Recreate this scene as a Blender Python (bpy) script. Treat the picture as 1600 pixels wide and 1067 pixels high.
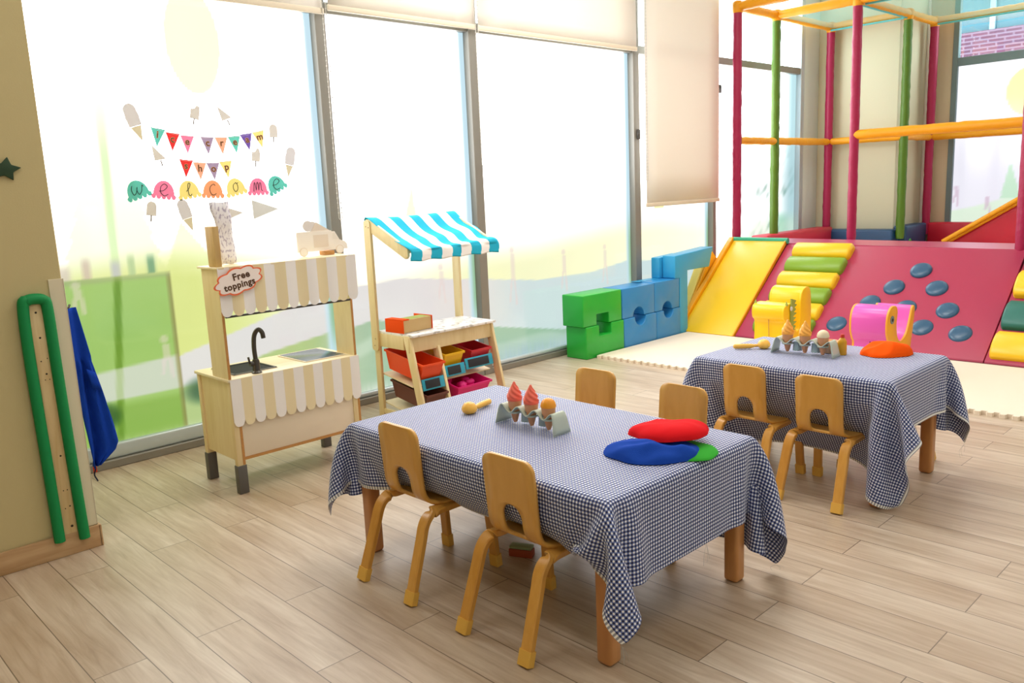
import bpy, bmesh, math, random
import numpy as np
from mathutils import Vector, Matrix
R = math.radians
random.seed(7)
for o in list(bpy.data.objects): bpy.data.objects.remove(o)
S = bpy.context.scene
COL = S.collection

# ------------------------------------------------------------ camera, light, exposure
def make_camera():
    pit, roll, yaw = R(10.44), R(-2.53), R(-46.21)
    F = Vector((math.sin(yaw)*math.cos(pit), math.cos(yaw)*math.cos(pit), -math.sin(pit)))
    Rt = F.cross(Vector((0, 0, 1))).normalized(); U = Rt.cross(F)
    c, s = math.cos(roll), math.sin(roll)
    X = c*Rt + s*U; Y = -s*Rt + c*U
    cam = bpy.data.cameras.new('camera'); cam.sensor_width = 36; cam.lens = 1298.4*36/1600
    cam.clip_start = .05
    o = bpy.data.objects.new('camera', cam); COL.objects.link(o)
    m = Matrix((X, Y, -F)).transposed().to_4x4(); m.translation = Vector((4.413, 0, 1.33))
    o.matrix_world = m; S.camera = o
make_camera()
S.view_settings.view_transform = 'Standard'; S.view_settings.look = 'None'
S.view_settings.gamma = 1; S.view_settings.use_curve_mapping = False
S.view_settings.exposure = 0.08
S.cycles.max_bounces = 8; S.cycles.diffuse_bounces = 4; S.cycles.glossy_bounces = 3
S.cycles.transparent_max_bounces = 12; S.cycles.transmission_bounces = 4
S.cycles.caustics_reflective = False; S.cycles.caustics_refractive = False
S.cycles.sample_clamp_indirect = 6
S.cycles.use_denoising = True
W_SKY = 7.5          # daylight seen through the clear upper panes
W_FILM = 6         # daylight level on the frosted film
w = bpy.data.worlds.new('daylight'); S.world = w; w.use_nodes = True
w.node_tree.nodes['Background'].inputs[0].default_value = (.93, .97, 1, 1)
w.node_tree.nodes['Background'].inputs[1].default_value = W_SKY
def ceiling_lamp(x, y, e, sx=1.1, sy=.3, col=(1, .97, .92)):
    l = bpy.data.lights.new('ceiling_lamp', 'AREA'); l.shape = 'RECTANGLE'; l.size = sx; l.size_y = sy
    l.energy = e; l.color = col
    o = bpy.data.objects.new('ceiling_lamp', l); COL.objects.link(o); o.location = (x, y, 3.36)
    return o
CEIL_LAMPS = [(1.1, 3.6), (1.3, 4.9), (2.2, .6), (4.4, .6), (2.2, 3.0), (4.4, 3.0), (2.4, 5.6), (4.6, 5.6), (2.4, 8.2), (4.6, 8.2), (4.6, -1.6)]
for x, y in CEIL_LAMPS: ceiling_lamp(x, y, (12 if y < 5 else 9) if (x, y) not in ((1.1, 3.6), (1.3, 4.9)) else 27)  # stronger window-side pair is added to whiten the floor near the windows

# ------------------------------------------------------------ helpers
def lin(c):
    if isinstance(c, str): c = tuple(int(c[i:i+2], 16)/255 for i in (0, 2, 4))
    elif max(c) > 1: c = tuple(v/255 for v in c)
    return tuple((v/12.92 if v <= .04045 else ((v+.055)/1.055)**2.4) for v in c)
def newmat(name):
    m = bpy.data.materials.new(name); m.use_nodes = True
    nt = m.node_tree; return m, nt, nt.nodes['Principled BSDF']
def N(nt, t, **k):
    n = nt.nodes.new(t)
    for a, b in k.items(): setattr(n, a, b)
    return n
def ramp(nt, pts, src):
    r = N(nt, 'ShaderNodeValToRGB'); e = r.color_ramp.elements
    while len(e) < len(pts): e.new(.5)
    for el, (p, c) in zip(e, pts): el.position = p; el.color = (*lin(c), 1)
    nt.links.new(src, r.inputs[0]); return r
def M(name, col, rough=.5, spec=.5, metal=0, bump=0, bscale=60, coat=0, var=0, sheen=0):
    m, nt, p = newmat(name)
    c = lin(col)
    p.inputs['Base Color'].default_value = (*c, 1); p.inputs['Roughness'].default_value = rough
    p.inputs['Specular IOR Level'].default_value = spec; p.inputs['Metallic'].default_value = metal
    if coat: p.inputs['Coat Weight'].default_value = coat; p.inputs['Coat Roughness'].default_value = .15
    if sheen: p.inputs['Sheen Weight'].default_value = sheen
    if bump or var:
        tc = N(nt, 'ShaderNodeTexCoord'); n = N(nt, 'ShaderNodeTexNoise'); n.inputs['Scale'].default_value = bscale
        n.inputs['Detail'].default_value = 4
        nt.links.new(tc.outputs['Object'], n.inputs['Vector'])
        if bump:
            b = N(nt, 'ShaderNodeBump'); b.inputs['Strength'].default_value = bump; b.inputs['Distance'].default_value = .01
            nt.links.new(n.outputs['Fac'], b.inputs['Height']); nt.links.new(b.outputs[0], p.inputs['Normal'])
        if var:
            mx = N(nt, 'ShaderNodeMix', data_type='RGBA'); mx.inputs[6].default_value = (*[v*(1-var) for v in c], 1)
            mx.inputs[7].default_value = (*[min(1, v*(1+var)) for v in c], 1)
            nt.links.new(n.outputs['Fac'], mx.inputs[0]); nt.links.new(mx.outputs[2], p.inputs['Base Color'])
    return m
def wood(name, c1, c2, rough=.4, scale=(1, 1, .12), freq=38, coat=0, dist=3.5):
    m, nt, p = newmat(name)
    tc = N(nt, 'ShaderNodeTexCoord'); mp = N(nt, 'ShaderNodeMapping'); mp.inputs['Scale'].default_value = scale
    nt.links.new(tc.outputs['Object'], mp.inputs[0])
    n = N(nt, 'ShaderNodeTexNoise'); n.inputs['Scale'].default_value = freq; n.inputs['Detail'].default_value = 5
    n.inputs['Distortion'].default_value = dist*.15
    n2 = N(nt, 'ShaderNodeTexNoise'); n2.inputs['Scale'].default_value = freq*.16; n2.inputs['Detail'].default_value = 2
    nt.links.new(mp.outputs[0], n.inputs['Vector']); nt.links.new(mp.outputs[0], n2.inputs['Vector'])
    a = N(nt, 'ShaderNodeMath', operation='ADD'); a.inputs[1].default_value = 0
    nt.links.new(n.outputs['Fac'], a.inputs[0]); nt.links.new(n2.outputs['Fac'], a.inputs[1])
    h = N(nt, 'ShaderNodeMath', operation='MULTIPLY'); h.inputs[1].default_value = .5; nt.links.new(a.outputs[0], h.inputs[0])
    r = ramp(nt, [(.36, c2), (.62, c1)], h.outputs[0])
    nt.links.new(r.outputs[0], p.inputs['Base Color']); p.inputs['Roughness'].default_value = rough
    if coat: p.inputs['Coat Weight'].default_value = coat; p.inputs['Coat Roughness'].default_value = .2
    return m

class MB:
    """collects shapes into one mesh"""
    def __init__(s): s.bm = bmesh.new()
    def box(s, x0, x1, y0, y1, z0, z1, bev=0, seg=2, rot=None, piv=None):
        t = bmesh.new()
        vs = [t.verts.new((x, y, z)) for x in (x0, x1) for y in (y0, y1) for z in (z0, z1)]
        for f in ((0, 1, 3, 2), (4, 6, 7, 5), (0, 4, 5, 1), (2, 3, 7, 6), (0, 2, 6, 4), (1, 5, 7, 3)): t.faces.new([vs[i] for i in f])
        if bev: bmesh.ops.bevel(t, geom=t.edges[:], offset=bev, segments=seg, profile=.5, affect='EDGES')
        if rot: bmesh.ops.rotate(t, verts=t.verts, cent=piv or ((x0+x1)/2, (y0+y1)/2, (z0+z1)/2), matrix=rot)
        s._merge(t); return s
    def _merge(s, t, mat=None):
        if mat is not None: bmesh.ops.transform(t, matrix=mat, verts=t.verts)
        me = bpy.data.meshes.new('t'); t.to_mesh(me); t.free(); s.bm.from_mesh(me); bpy.data.meshes.remove(me)
    def poly(s, pts, d, axis='x', bev=0, seg=2):
        """extrude 2D outline: axis x -> pts are (y,z), y -> (x,z), z -> (x,y); d=(a,b)"""
        t = bmesh.new()
        def P(p, k): return {'x': (k, p[0], p[1]), 'y': (p[0], k, p[1]), 'z': (p[0], p[1], k)}[axis]
        a = [t.verts.new(P(p, d[0])) for p in pts]; b = [t.verts.new(P(p, d[1])) for p in pts]
        fa = t.faces.new(a); fb = t.faces.new(b[::-1]); n = len(pts)
        for i in range(n): t.faces.new((a[i], b[i], b[(i+1) % n], a[(i+1) % n]))
        bmesh.ops.recalc_face_normals(t, faces=t.faces)
        if bev: bmesh.ops.bevel(t, geom=[e for e in t.edges], offset=bev, segments=seg, profile=.5, affect='EDGES', clamp_overlap=True)
        bmesh.ops.triangulate(t, faces=[f for f in t.faces if len(f.verts) > 4])
        s._merge(t); return s
    def lathe(s, prof, n=32, mat=None, fn=None):
        t = bmesh.new(); rows = []
        for r, z in prof:
            if r < 1e-6: rows.append([t.verts.new((0, 0, z))])
            else:
                row = []
                for i in range(n):
                    a = 2*math.pi*i/n; rr = r*(fn(a, z) if fn else 1)
                    row.append(t.verts.new((rr*math.cos(a), rr*math.sin(a), z)))
                rows.append(row)
        for A, B in zip(rows, rows[1:]):
            for i in range(n):
                j = (i+1) % n
                if len(A) == 1 and len(B) == 1: continue
                if len(A) == 1: t.faces.new((A[0], B[j], B[i]))
                elif len(B) == 1: t.faces.new((A[i], A[j], B[0]))
                else: t.faces.new((A[i], A[j], B[j], B[i]))
        for A in (rows[0], rows[-1]):
            if len(A) > 1: t.faces.new(A)
        bmesh.ops.recalc_face_normals(t, faces=t.faces)
        s._merge(t, mat); return s
    def tube(s, pts, r, n=12, closed=False, caps=True, flat=None, up=None):
        """sweep: r number/list; flat=(w,h) gives a rounded-rectangle section"""
        t = bmesh.new(); P = [Vector(p) for p in pts]; k = len(P); rings = []
        rs = r if isinstance(r, (list, tuple)) else [r]*k
        ref = Vector(up) if up else None; prev = None
        for i in range(k):
            if closed: d = P[(i+1) % k]-P[i-1]
            else: d = P[min(i+1, k-1)]-P[max(i-1, 0)]
            d.normalize()
            if ref is not None: u = ref-d*ref.dot(d)
            elif prev is None:
                u = Vector((0, 0, 1)) if abs(d.z) < .9 else Vector((1, 0, 0)); u = u-d*u.dot(d)
            else: u = prev-d*prev.dot(d)
            u.normalize(); prev = u; v = d.cross(u); ring = []
            if flat:
                a, b = flat[0]/2*rs[i], flat[1]/2*rs[i]; c = .0035
                for p, q in ((a, b-c), (a-c, b), (c-a, b), (-a, b-c), (-a, c-b), (c-a, -b), (a-c, -b), (a, c-b)): ring.append(t.verts.new(P[i]+u*p+v*q))
                n = 8
            else:
                for j in range(n):
                    a = 2*math.pi*(j+.5)/n; ring.append(t.verts.new(P[i]+(u*math.cos(a)+v*math.sin(a))*rs[i]))
            rings.append(ring)
        m = k if closed else k-1
        for i in range(m):
            A, B = rings[i], rings[(i+1) % k]
            for j in range(n): t.faces.new((A[j], A[(j+1) % n], B[(j+1) % n], B[j]))
        if caps and not closed: t.faces.new(rings[0][::-1]); t.faces.new(rings[-1])
        s._merge(t); return s
    def grid(s, P, wrap=False):
        """P[i][j] points -> quads"""
        t = bmesh.new(); V = [[t.verts.new(p) for p in row] for row in P]
        for i in range(len(V)-1):
            for j in range(len(V[0])-1): t.faces.new((V[i][j], V[i+1][j], V[i+1][j+1], V[i][j+1]))
        s._merge(t); return s
    def xf(s, m): bmesh.ops.transform(s.bm, matrix=m, verts=s.bm.verts); return s
    def mesh(s, name, weld=False):
        if weld: bmesh.ops.remove_doubles(s.bm, verts=s.bm.verts, dist=1e-5)
        me = bpy.data.meshes.new(name); s.bm.to_mesh(me); s.bm.free(); return me
def OBJ(name, mb, mat, parent=None, label=None, cat=None, group=None, kind=None, smooth=35, world=False, weld=False, loc=None, thick=None, twocol=None):
    me = mb.mesh(name, weld) if isinstance(mb, MB) else mb
    if not me.materials: me.materials.append(mat)
    if smooth:
        for p in me.polygons: p.use_smooth = True
        me.set_sharp_from_angle(angle=R(smooth))
    o = bpy.data.objects.new(name, me); COL.objects.link(o)
    if parent is not None:
        o.parent = parent
        if world:
            L = parent.location.copy(); p = parent.parent
            while p is not None: L += p.location; p = p.parent
            me.transform(Matrix.Translation(-L))
    if loc: o.location = loc
    if thick:
        s = o.modifiers.new('thickness', 'SOLIDIFY'); s.thickness = thick; s.offset = 0
    if label: o['label'] = label
    if cat: o['category'] = cat
    if group: o['group'] = group
    if kind: o['kind'] = kind
    return o
def THING(name, loc=(0, 0, 0), rz=0, label=None, cat=None, group=None, kind=None):
    o = bpy.data.objects.new(name, None); COL.objects.link(o); o.location = loc; o.rotation_euler = (0, 0, rz)
    o.empty_display_size = .1
    if label: o['label'] = label
    if cat: o['category'] = cat
    if group: o['group'] = group
    if kind: o['kind'] = kind
    return o
def DUP(root, loc, rz=None, label=None, group=None, scale=None):
    def cp(o, par):
        c = o.copy(); COL.objects.link(c)
        if par is not None: c.parent = par
        for ch in list(o.children): cp(ch, c)
        return c
    r = cp(root, None); r.location = loc
    if rz is not None: r.rotation_euler = (0, 0, rz)
    if scale: r.scale = scale
    if label: r['label'] = label
    if group: r['group'] = group
    return r
def STRUCT(name, mb, mat, parent=None, **k):
    return OBJ(name, mb, mat, parent, kind='structure', **k)
def bez(pts, n=8):
    """Catmull-Rom through points"""
    P = [Vector(p) for p in pts]; out = []
    Q = [P[0]*2-P[1]]+P+[P[-1]*2-P[-2]]
    for i in range(1, len(Q)-2):
        for j in range(n):
            t = j/n; a, b, c, d = Q[i-1], Q[i], Q[i+1], Q[i+2]
            out.append(.5*((2*b)+(c-a)*t+(2*a-5*b+4*c-d)*t*t+(3*b-a-3*c+d)*t**3))
    out.append(P[-1]); return out
def textmesh(txt, size, depth=.0008, bold=0.0, align='CENTER', spacing=1):
    c = bpy.data.curves.new('txt', 'FONT'); c.body = txt; c.size = size; c.extrude = depth; c.offset = bold
    c.align_x = align; c.align_y = 'CENTER'; c.space_character = spacing; c.resolution_u = 4
    o = bpy.data.objects.new('txt', c); COL.objects.link(o)
    dg = bpy.context.evaluated_depsgraph_get(); me = bpy.data.meshes.new_from_object(o.evaluated_get(dg))
    bpy.data.objects.remove(o); bpy.data.curves.remove(c)
    return me
# maps (x,y,z) of flat artwork onto a wall facing +X : x->+Y, y->+Z, z->+X
FACE_X = Matrix(((0, 0, 1, 0), (1, 0, 0, 0), (0, 1, 0, 0), (0, 0, 0, 1)))

# ------------------------------------------------------------ materials
def floor_mat():
    m, nt, p = newmat('oak_floor'); L = nt.links.new
    tc = N(nt, 'ShaderNodeTexCoord'); mp = N(nt, 'ShaderNodeMapping')
    mp.inputs['Rotation'].default_value = (0, 0, 0); L(tc.outputs['Object'], mp.inputs[0])
    br = N(nt, 'ShaderNodeTexBrick'); br.offset = .37; br.inputs['Scale'].default_value = 1
    br.inputs['Brick Width'].default_value = 1.22; br.inputs['Row Height'].default_value = .152
    br.inputs['Mortar Size'].default_value = .0016; br.inputs['Mortar Smooth'].default_value = .1; br.inputs['Bias'].default_value = 0
    br.inputs[1].default_value = (0, 0, 0, 1); br.inputs[2].default_value = (1, 1, 1, 1); br.inputs[3].default_value = (.5, .5, .5, 1)
    L(mp.outputs[0], br.inputs['Vector'])
    # grain, shifted per plank
    ad = N(nt, 'ShaderNodeVectorMath', operation='ADD'); L(mp.outputs[0], ad.inputs[0])
    sc = N(nt, 'ShaderNodeVectorMath', operation='SCALE'); L(br.outputs['Color'], sc.inputs[0]); sc.inputs[3].default_value = 7.3
    L(sc.outputs[0], ad.inputs[1])
    g = N(nt, 'ShaderNodeMapping'); g.inputs['Scale'].default_value = (1.3, 16, 1); L(ad.outputs[0], g.inputs[0])
    n1 = N(nt, 'ShaderNodeTexNoise'); n1.inputs['Scale'].default_value = 2.2; n1.inputs['Detail'].default_value = 8; n1.inputs['Roughness'].default_value = .62; n1.inputs['Distortion'].default_value = .8
    L(g.outputs[0], n1.inputs['Vector'])
    g2 = N(nt, 'ShaderNodeMapping'); g2.inputs['Scale'].default_value = (.8, 3.5, 1); L(ad.outputs[0], g2.inputs[0])
    n2 = N(nt, 'ShaderNodeTexNoise'); n2.inputs['Scale'].default_value = 1.6; n2.inputs['Detail'].default_value = 3; L(g2.outputs[0], n2.inputs['Vector'])
    r1 = ramp(nt, [(.2, 'a8937c'), (.42, 'c3b19b'), (.72, 'dacdbb')], n1.outputs['Fac'])
    r2 = ramp(nt, [(.35, 'dccfc0'), (.65, 'ffffff')], n2.outputs['Fac'])
    mul = N(nt, 'ShaderNodeMix', data_type='RGBA', blend_type='MULTIPLY'); mul.inputs[0].default_value = .8
    L(r1.outputs[0], mul.inputs[6]); L(r2.outputs[0], mul.inputs[7])
    r3 = ramp(nt, [(0, 'f3eee8'), (1, 'ffffff')], br.outputs['Color'])
    m2 = N(nt, 'ShaderNodeMix', data_type='RGBA', blend_type='MULTIPLY'); m2.inputs[0].default_value = 1
    L(mul.outputs[2], m2.inputs[6]); L(r3.outputs[0], m2.inputs[7])
    m3 = N(nt, 'ShaderNodeMix', data_type='RGBA'); L(br.outputs['Fac'], m3.inputs[0]); L(m2.outputs[2], m3.inputs[6])
    m3.inputs[7].default_value = (*lin('6a5844'), 1)
    L(m3.outputs[2], p.inputs['Base Color'])
    p.inputs['Roughness'].default_value = .46; p.inputs['Specular IOR Level'].default_value = .8; p.inputs['Coat Weight'].default_value = .5; p.inputs['Coat Roughness'].default_value = .36
    b = N(nt, 'ShaderNodeBump'); b.inputs['Strength'].default_value = .10; b.inputs['Distance'].default_value = .002
    L(n1.outputs['Fac'], b.inputs['Height']); L(b.outputs[0], p.inputs['Normal'])
    return m
def glass_mat():
    m = bpy.data.materials.new('clear_glass'); m.use_nodes = True; nt = m.node_tree; nt.nodes.clear()
    o = N(nt, 'ShaderNodeOutputMaterial'); mx = N(nt, 'ShaderNodeMixShader'); mx.inputs[0].default_value = .07
    t = N(nt, 'ShaderNodeBsdfTransparent'); t.inputs[0].default_value = (.93, .98, .98, 1)
    g = N(nt, 'ShaderNodeBsdfGlossy'); g.inputs['Roughness'].default_value = .03
    nt.links.new(t.outputs[0], mx.inputs[1]); nt.links.new(g.outputs[0], mx.inputs[2]); nt.links.new(mx.outputs[0], o.inputs[0])
    return m
def film_mat():
    m = bpy.data.materials.new('frosted_film_lit_by_daylight'); m.use_nodes = True; nt = m.node_tree; nt.nodes.clear()
    o = N(nt, 'ShaderNodeOutputMaterial'); e = N(nt, 'ShaderNodeEmission'); a = N(nt, 'ShaderNodeAttribute'); a.attribute_name = 'film'
    g = N(nt, 'ShaderNodeBsdfGlossy'); g.inputs['Roughness'].default_value = .12; g.inputs[0].default_value = (.05, .05, .05, 1)
    ad = N(nt, 'ShaderNodeAddShader')
    nt.links.new(a.outputs['Color'], e.inputs[0]); nt.links.new(e.outputs[0], ad.inputs[0]); nt.links.new(g.outputs[0], ad.inputs[1])
    nt.links.new(ad.outputs[0], o.inputs[0])
    return m
def fabric_blind():
    m = bpy.data.materials.new('blind_fabric'); m.use_nodes = True; nt = m.node_tree; nt.nodes.clear(); L = nt.links.new
    o = N(nt, 'ShaderNodeOutputMaterial'); d = N(nt, 'ShaderNodeBsdfDiffuse'); d.inputs[0].default_value = (*lin('f4efe6'), 1)
    t = N(nt, 'ShaderNodeBsdfTranslucent'); t.inputs[0].default_value = (*lin('f4ece0'), 1)
    tr = N(nt, 'ShaderNodeBsdfTransparent'); tr.inputs[0].default_value = (*lin('f8f0e0'), 1)
    m1 = N(nt, 'ShaderNodeMixShader'); m1.inputs[0].default_value = .10; L(d.outputs[0], m1.inputs[1]); L(t.outputs[0], m1.inputs[2])
    m2 = N(nt, 'ShaderNodeMixShader'); m2.inputs[0].default_value = .035; L(m1.outputs[0], m2.inputs[1]); L(tr.outputs[0], m2.inputs[2])
    L(m2.outputs[0], o.inputs[0]); return m
def net_mat():
    m = bpy.data.materials.new('teal_net'); m.use_nodes = True; nt = m.node_tree; nt.nodes.clear(); L = nt.links.new
    o = N(nt, 'ShaderNodeOutputMaterial'); d = N(nt, 'ShaderNodeBsdfDiffuse'); d.inputs[0].default_value = (*lin('8fd0c8'), 1)
    tl = N(nt, 'ShaderNodeBsdfTranslucent'); tl.inputs[0].default_value = (*lin('8fd0c8'), 1)
    ad = N(nt, 'ShaderNodeMixShader'); L(d.outputs[0], ad.inputs[1]); L(tl.outputs[0], ad.inputs[2])
    t = N(nt, 'ShaderNodeBsdfTransparent'); mx = N(nt, 'ShaderNodeMixShader')
    tc = N(nt, 'ShaderNodeTexCoord'); sx = N(nt, 'ShaderNodeSeparateXYZ'); L(tc.outputs['UV'], sx.inputs[0])
    fs = []
    for ax in ('X', 'Y'):
        f = N(nt, 'ShaderNodeMath', operation='FRACT'); k = N(nt, 'ShaderNodeMath', operation='MULTIPLY'); k.inputs[1].default_value = 90
        L(sx.outputs[ax], k.inputs[0]); L(k.outputs[0], f.inputs[0])
        g = N(nt, 'ShaderNodeMath', operation='LESS_THAN'); g.inputs[1].default_value = .22; L(f.outputs[0], g.inputs[0]); fs.append(g)
    mm = N(nt, 'ShaderNodeMath', operation='MAXIMUM'); L(fs[0].outputs[0], mm.inputs[0]); L(fs[1].outputs[0], mm.inputs[1])
    L(mm.outputs[0], mx.inputs[0]); L(t.outputs[0], mx.inputs[1]); L(ad.outputs[0], mx.inputs[2]); L(mx.outputs[0], o.inputs[0])
    return m
def gingham_mat(name='gingham'):
    m, nt, p = newmat(name); L = nt.links.new
    uv = N(nt, 'ShaderNodeUVMap'); uv.uv_map = 'UVMap'; sx = N(nt, 'ShaderNodeSeparateXYZ'); L(uv.outputs[0], sx.inputs[0])
    st = []
    for ax in ('X', 'Y'):
        k = N(nt, 'ShaderNodeMath', operation='MULTIPLY'); k.inputs[1].default_value = 1/.0118; L(sx.outputs[ax], k.inputs[0])
        f = N(nt, 'ShaderNodeMath', operation='FRACT'); L(k.outputs[0], f.inputs[0])
        g = N(nt, 'ShaderNodeMath', operation='LESS_THAN'); g.inputs[1].default_value = .52; L(f.outputs[0], g.inputs[0]); st.append(g)
    h = N(nt, 'ShaderNodeAttribute'); h.attribute_name = 'hem'
    hl = N(nt, 'ShaderNodeMath', operation='GREATER_THAN'); hl.inputs[1].default_value = .013; L(h.outputs['Fac'], hl.inputs[0])
    s1 = N(nt, 'ShaderNodeMath', operation='MULTIPLY'); L(st[1].outputs[0], s1.inputs[0]); L(hl.outputs[0], s1.inputs[1])
    sm = N(nt, 'ShaderNodeMath', operation='ADD'); L(st[0].outputs[0], sm.inputs[0]); L(s1.outputs[0], sm.inputs[1])
    dv = N(nt, 'ShaderNodeMath', operation='MULTIPLY'); dv.inputs[1].default_value = .5; L(sm.outputs[0], dv.inputs[0])
    r = ramp(nt, [(0, 'f6f8fd'), (.5, '6b7bb4'), (1, '121b4c')], dv.outputs[0]); r.color_ramp.interpolation = 'LINEAR'
    # weave edge stripe turns pale outside the hem
    mx = N(nt, 'ShaderNodeMix', data_type='RGBA'); L(hl.outputs[0], mx.inputs[0]); L(r.outputs[0], mx.inputs[7])
    r2 = ramp(nt, [(0, 'f8f8f6'), (.5, '9a9ca6')], dv.outputs[0]); L(r2.outputs[0], mx.inputs[6])
    L(mx.outputs[2], p.inputs['Base Color']); p.inputs['Roughness'].default_value = .62; p.inputs['Specular IOR Level'].default_value = .4; p.inputs['Sheen Weight'].default_value = .15
    return m
def stripes_mat(name, c1, c2, n):
    m, nt, p = newmat(name); L = nt.links.new
    uv = N(nt, 'ShaderNodeUVMap'); sx = N(nt, 'ShaderNodeSeparateXYZ'); L(uv.outputs[0], sx.inputs[0])
    k = N(nt, 'ShaderNodeMath', operation='MULTIPLY'); k.inputs[1].default_value = n/2; L(sx.outputs['X'], k.inputs[0])
    f = N(nt, 'ShaderNodeMath', operation='FRACT'); L(k.outputs[0], f.inputs[0])
    g = N(nt, 'ShaderNodeMath', operation='GREATER_THAN'); g.inputs[1].default_value = .5; L(f.outputs[0], g.inputs[0])
    mx = N(nt, 'ShaderNodeMix', data_type='RGBA'); mx.inputs[6].default_value = (*lin(c1), 1); mx.inputs[7].default_value = (*lin(c2), 1)
    L(g.outputs[0], mx.inputs[0]); L(mx.outputs[2], p.inputs['Base Color']); p.inputs['Roughness'].default_value = .85
    p.inputs['Specular IOR Level'].default_value = .1
    return m
MT = dict(
    floor=floor_mat(), glass=glass_mat(), film=film_mat(), blind=fabric_blind(), net=net_mat(), gingham=gingham_mat(),
    wall=M('cream_wall_paint', 'c8b98a', .8, .2, bump=.05, bscale=180), wallw=M('white_wall_paint', 'dbe3de', .8, .2, bump=.05, bscale=120),
    ceil=M('ceiling_paint', 'f2efe8', .9, .1), grey=M('window_frame_grey', '8b8880', .45, .5, metal=.2), alu=M('pale_aluminium', 'c6d4dc', .3, .6, metal=.3),
    teal_frame=M('grey_green_frame', '6f8487', .5, .4),
    base=wood('skirting_wood', 'c9a77d', 'a98358', .5, (1, .15, 1), 30),
    honey=wood('honey_bentwood', 'e6b25c', 'd59c46', .33, (1, 1, .18), 22, coat=.25), honeyd=wood('honey_beech_leg', 'e0a850', 'cf933c', .35, (1, 1, .15), 30, coat=.2),
    ply=M('ply_edge', 'e0b878', .5), tleg=wood('table_leg_wood', 'cf9258', 'bd7f48', .38, (1, 1, .12), 25, coat=.15),
    birch=wood('birch_ply', 'f0deb0', 'e4cd98', .45, (1, 1, .15), 30), birchy=wood('birch_top', 'f3e6c4', 'ead8ac', .4, (1, .15, 1), 30),
    edge=M('birch_edge', 'c08a4c', .55, var=.15, bscale=90), footgrey=M('grey_foot', '5c5a55', .5), cream=M('cream_panel', 'efe2cb', .5),
    pine=wood('pine_board', 'e8d0a0', 'd2b07a', .5, (1, 1, .1), 40), dark=M('dark_hole', '2a201a', .7), steel=M('dark_steel', '55524e', .32, .5, metal=.75),
    black=M('black_basin', '101114', .6, .15), hob=M('hob_glass', '56646b', .12, .6), blackboard=M('blackboard', '20242a', .6),
    white=M('white_plastic', 'f2efe9', .4), paper=M('paper', 'e4e0dc', .8, .2), paperlit=M('receipt_paper', 'f1eff2', .7, .2),
    blue=M('blue_vinyl', '2f86c4', .3, .5, bump=.18, bscale=9), cyan=M('light_blue_vinyl', '33a0d4', .3, .5, bump=.18, bscale=9), greenv=M('green_vinyl', '22ab3a', .3, .5, bump=.18, bscale=9),
    yellow=M('yellow_vinyl', 'f3c61e', .34, .5, bump=.06, bscale=6), yellowo=M('amber_vinyl', 'eda20e', .4, .4, bump=.5, bscale=26),
    pink=M('magenta_vinyl', 'ab3455', .33, .5, bump=.05, bscale=5), pinkpole=M('magenta_sleeve', 'a00c46', .42, .5, bump=.5, bscale=26), red=M('red_vinyl', 'c21f38', .4, .5, bump=.1, bscale=8),
    greenpole=M('green_sleeve', '4f7414', .42, .5, bump=.5, bscale=26), greenroll=M('leaf_green_vinyl', '7fa62c', .38, .5, bump=.08, bscale=8), tealroll=M('jade_vinyl', '2fa883', .38, .5, bump=.08, bscale=8),
    darkteal=M('dark_teal_vinyl', '14685c', .4, .5, bump=.08, bscale=8), navy=M('navy_vinyl', '1f4870', .38, .5, bump=.1, bscale=8), disc=M('slate_blue_disc', '2c5878', .3, .5),
    maroon=M('maroon_base_board', '5c1420', .6), mat_=M('beige_foam', 'f0e3d0', .75, .2, bump=.2, bscale=220), foam=M('green_foam_tube', '0f8a4a', .6, .3, bump=.1, bscale=40),
    apron=M('blue_cotton', '1640a8', .9, .1, bump=.25, bscale=240), orangef=M('orange_felt', 'f2551c', .9, .1), redf=M('red_felt', 'df1a22', .9, .1, bump=.1, bscale=300), bluef=M('blue_felt', '1d49b0', .9, .1, bump=.1, bscale=300),
    greenf=M('green_felt', '3aa838', .9, .1, bump=.1, bscale=300), orangef2=M('orange_cloth', 'ff5c0a', .85, .1, bump=.1, bscale=300),
    orangep=M('orange_plastic', 'f4501e', .35), yellowp=M('yellow_plastic', 'f6c218', .35), redp=M('red_plastic', 'cf2236', .35), brownp=M('brown_plastic', '6a3a30', .4), magp=M('magenta_plastic', 'e2127a', .4),
    turq=M('turquoise_plastic', '2ba0bc', .4), mint=M('mint_plastic', 'c2cfc0', .35), mintb=M('pale_blue_plastic', 'a9c4cc', .35), conep=M('cone_plastic', 'd99c72', .5), coral=M('coral_plastic', 'f5705a', .4),
    mango=M('mango_plastic', 'f7a324', .4), peach=M('apricot_plastic', 'fbb44a', .4), vanilla=M('vanilla_plastic', 'efe0bc', .4), mustard=M('mustard_plastic', 'd9a01a', .4), scoopy=M('scoop_yellow', 'f8bf50', .35),
    bpink=M('pink_vinyl', 'e05ab8', .28, .5, bump=.2, bscale=10), bedge=M('orange_vinyl', 'f0a830', .35, .5), dino=M('bright_yellow_vinyl', 'fccb1c', .3, .5, bump=.15, bscale=10), dgreen=M('sage_felt', '9aa848', .7),
    leaf=M('dark_leaf', '1c3a1c', .6), chain=M('bead_chain', 'c9c6bf', .4), brick=None)

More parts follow.
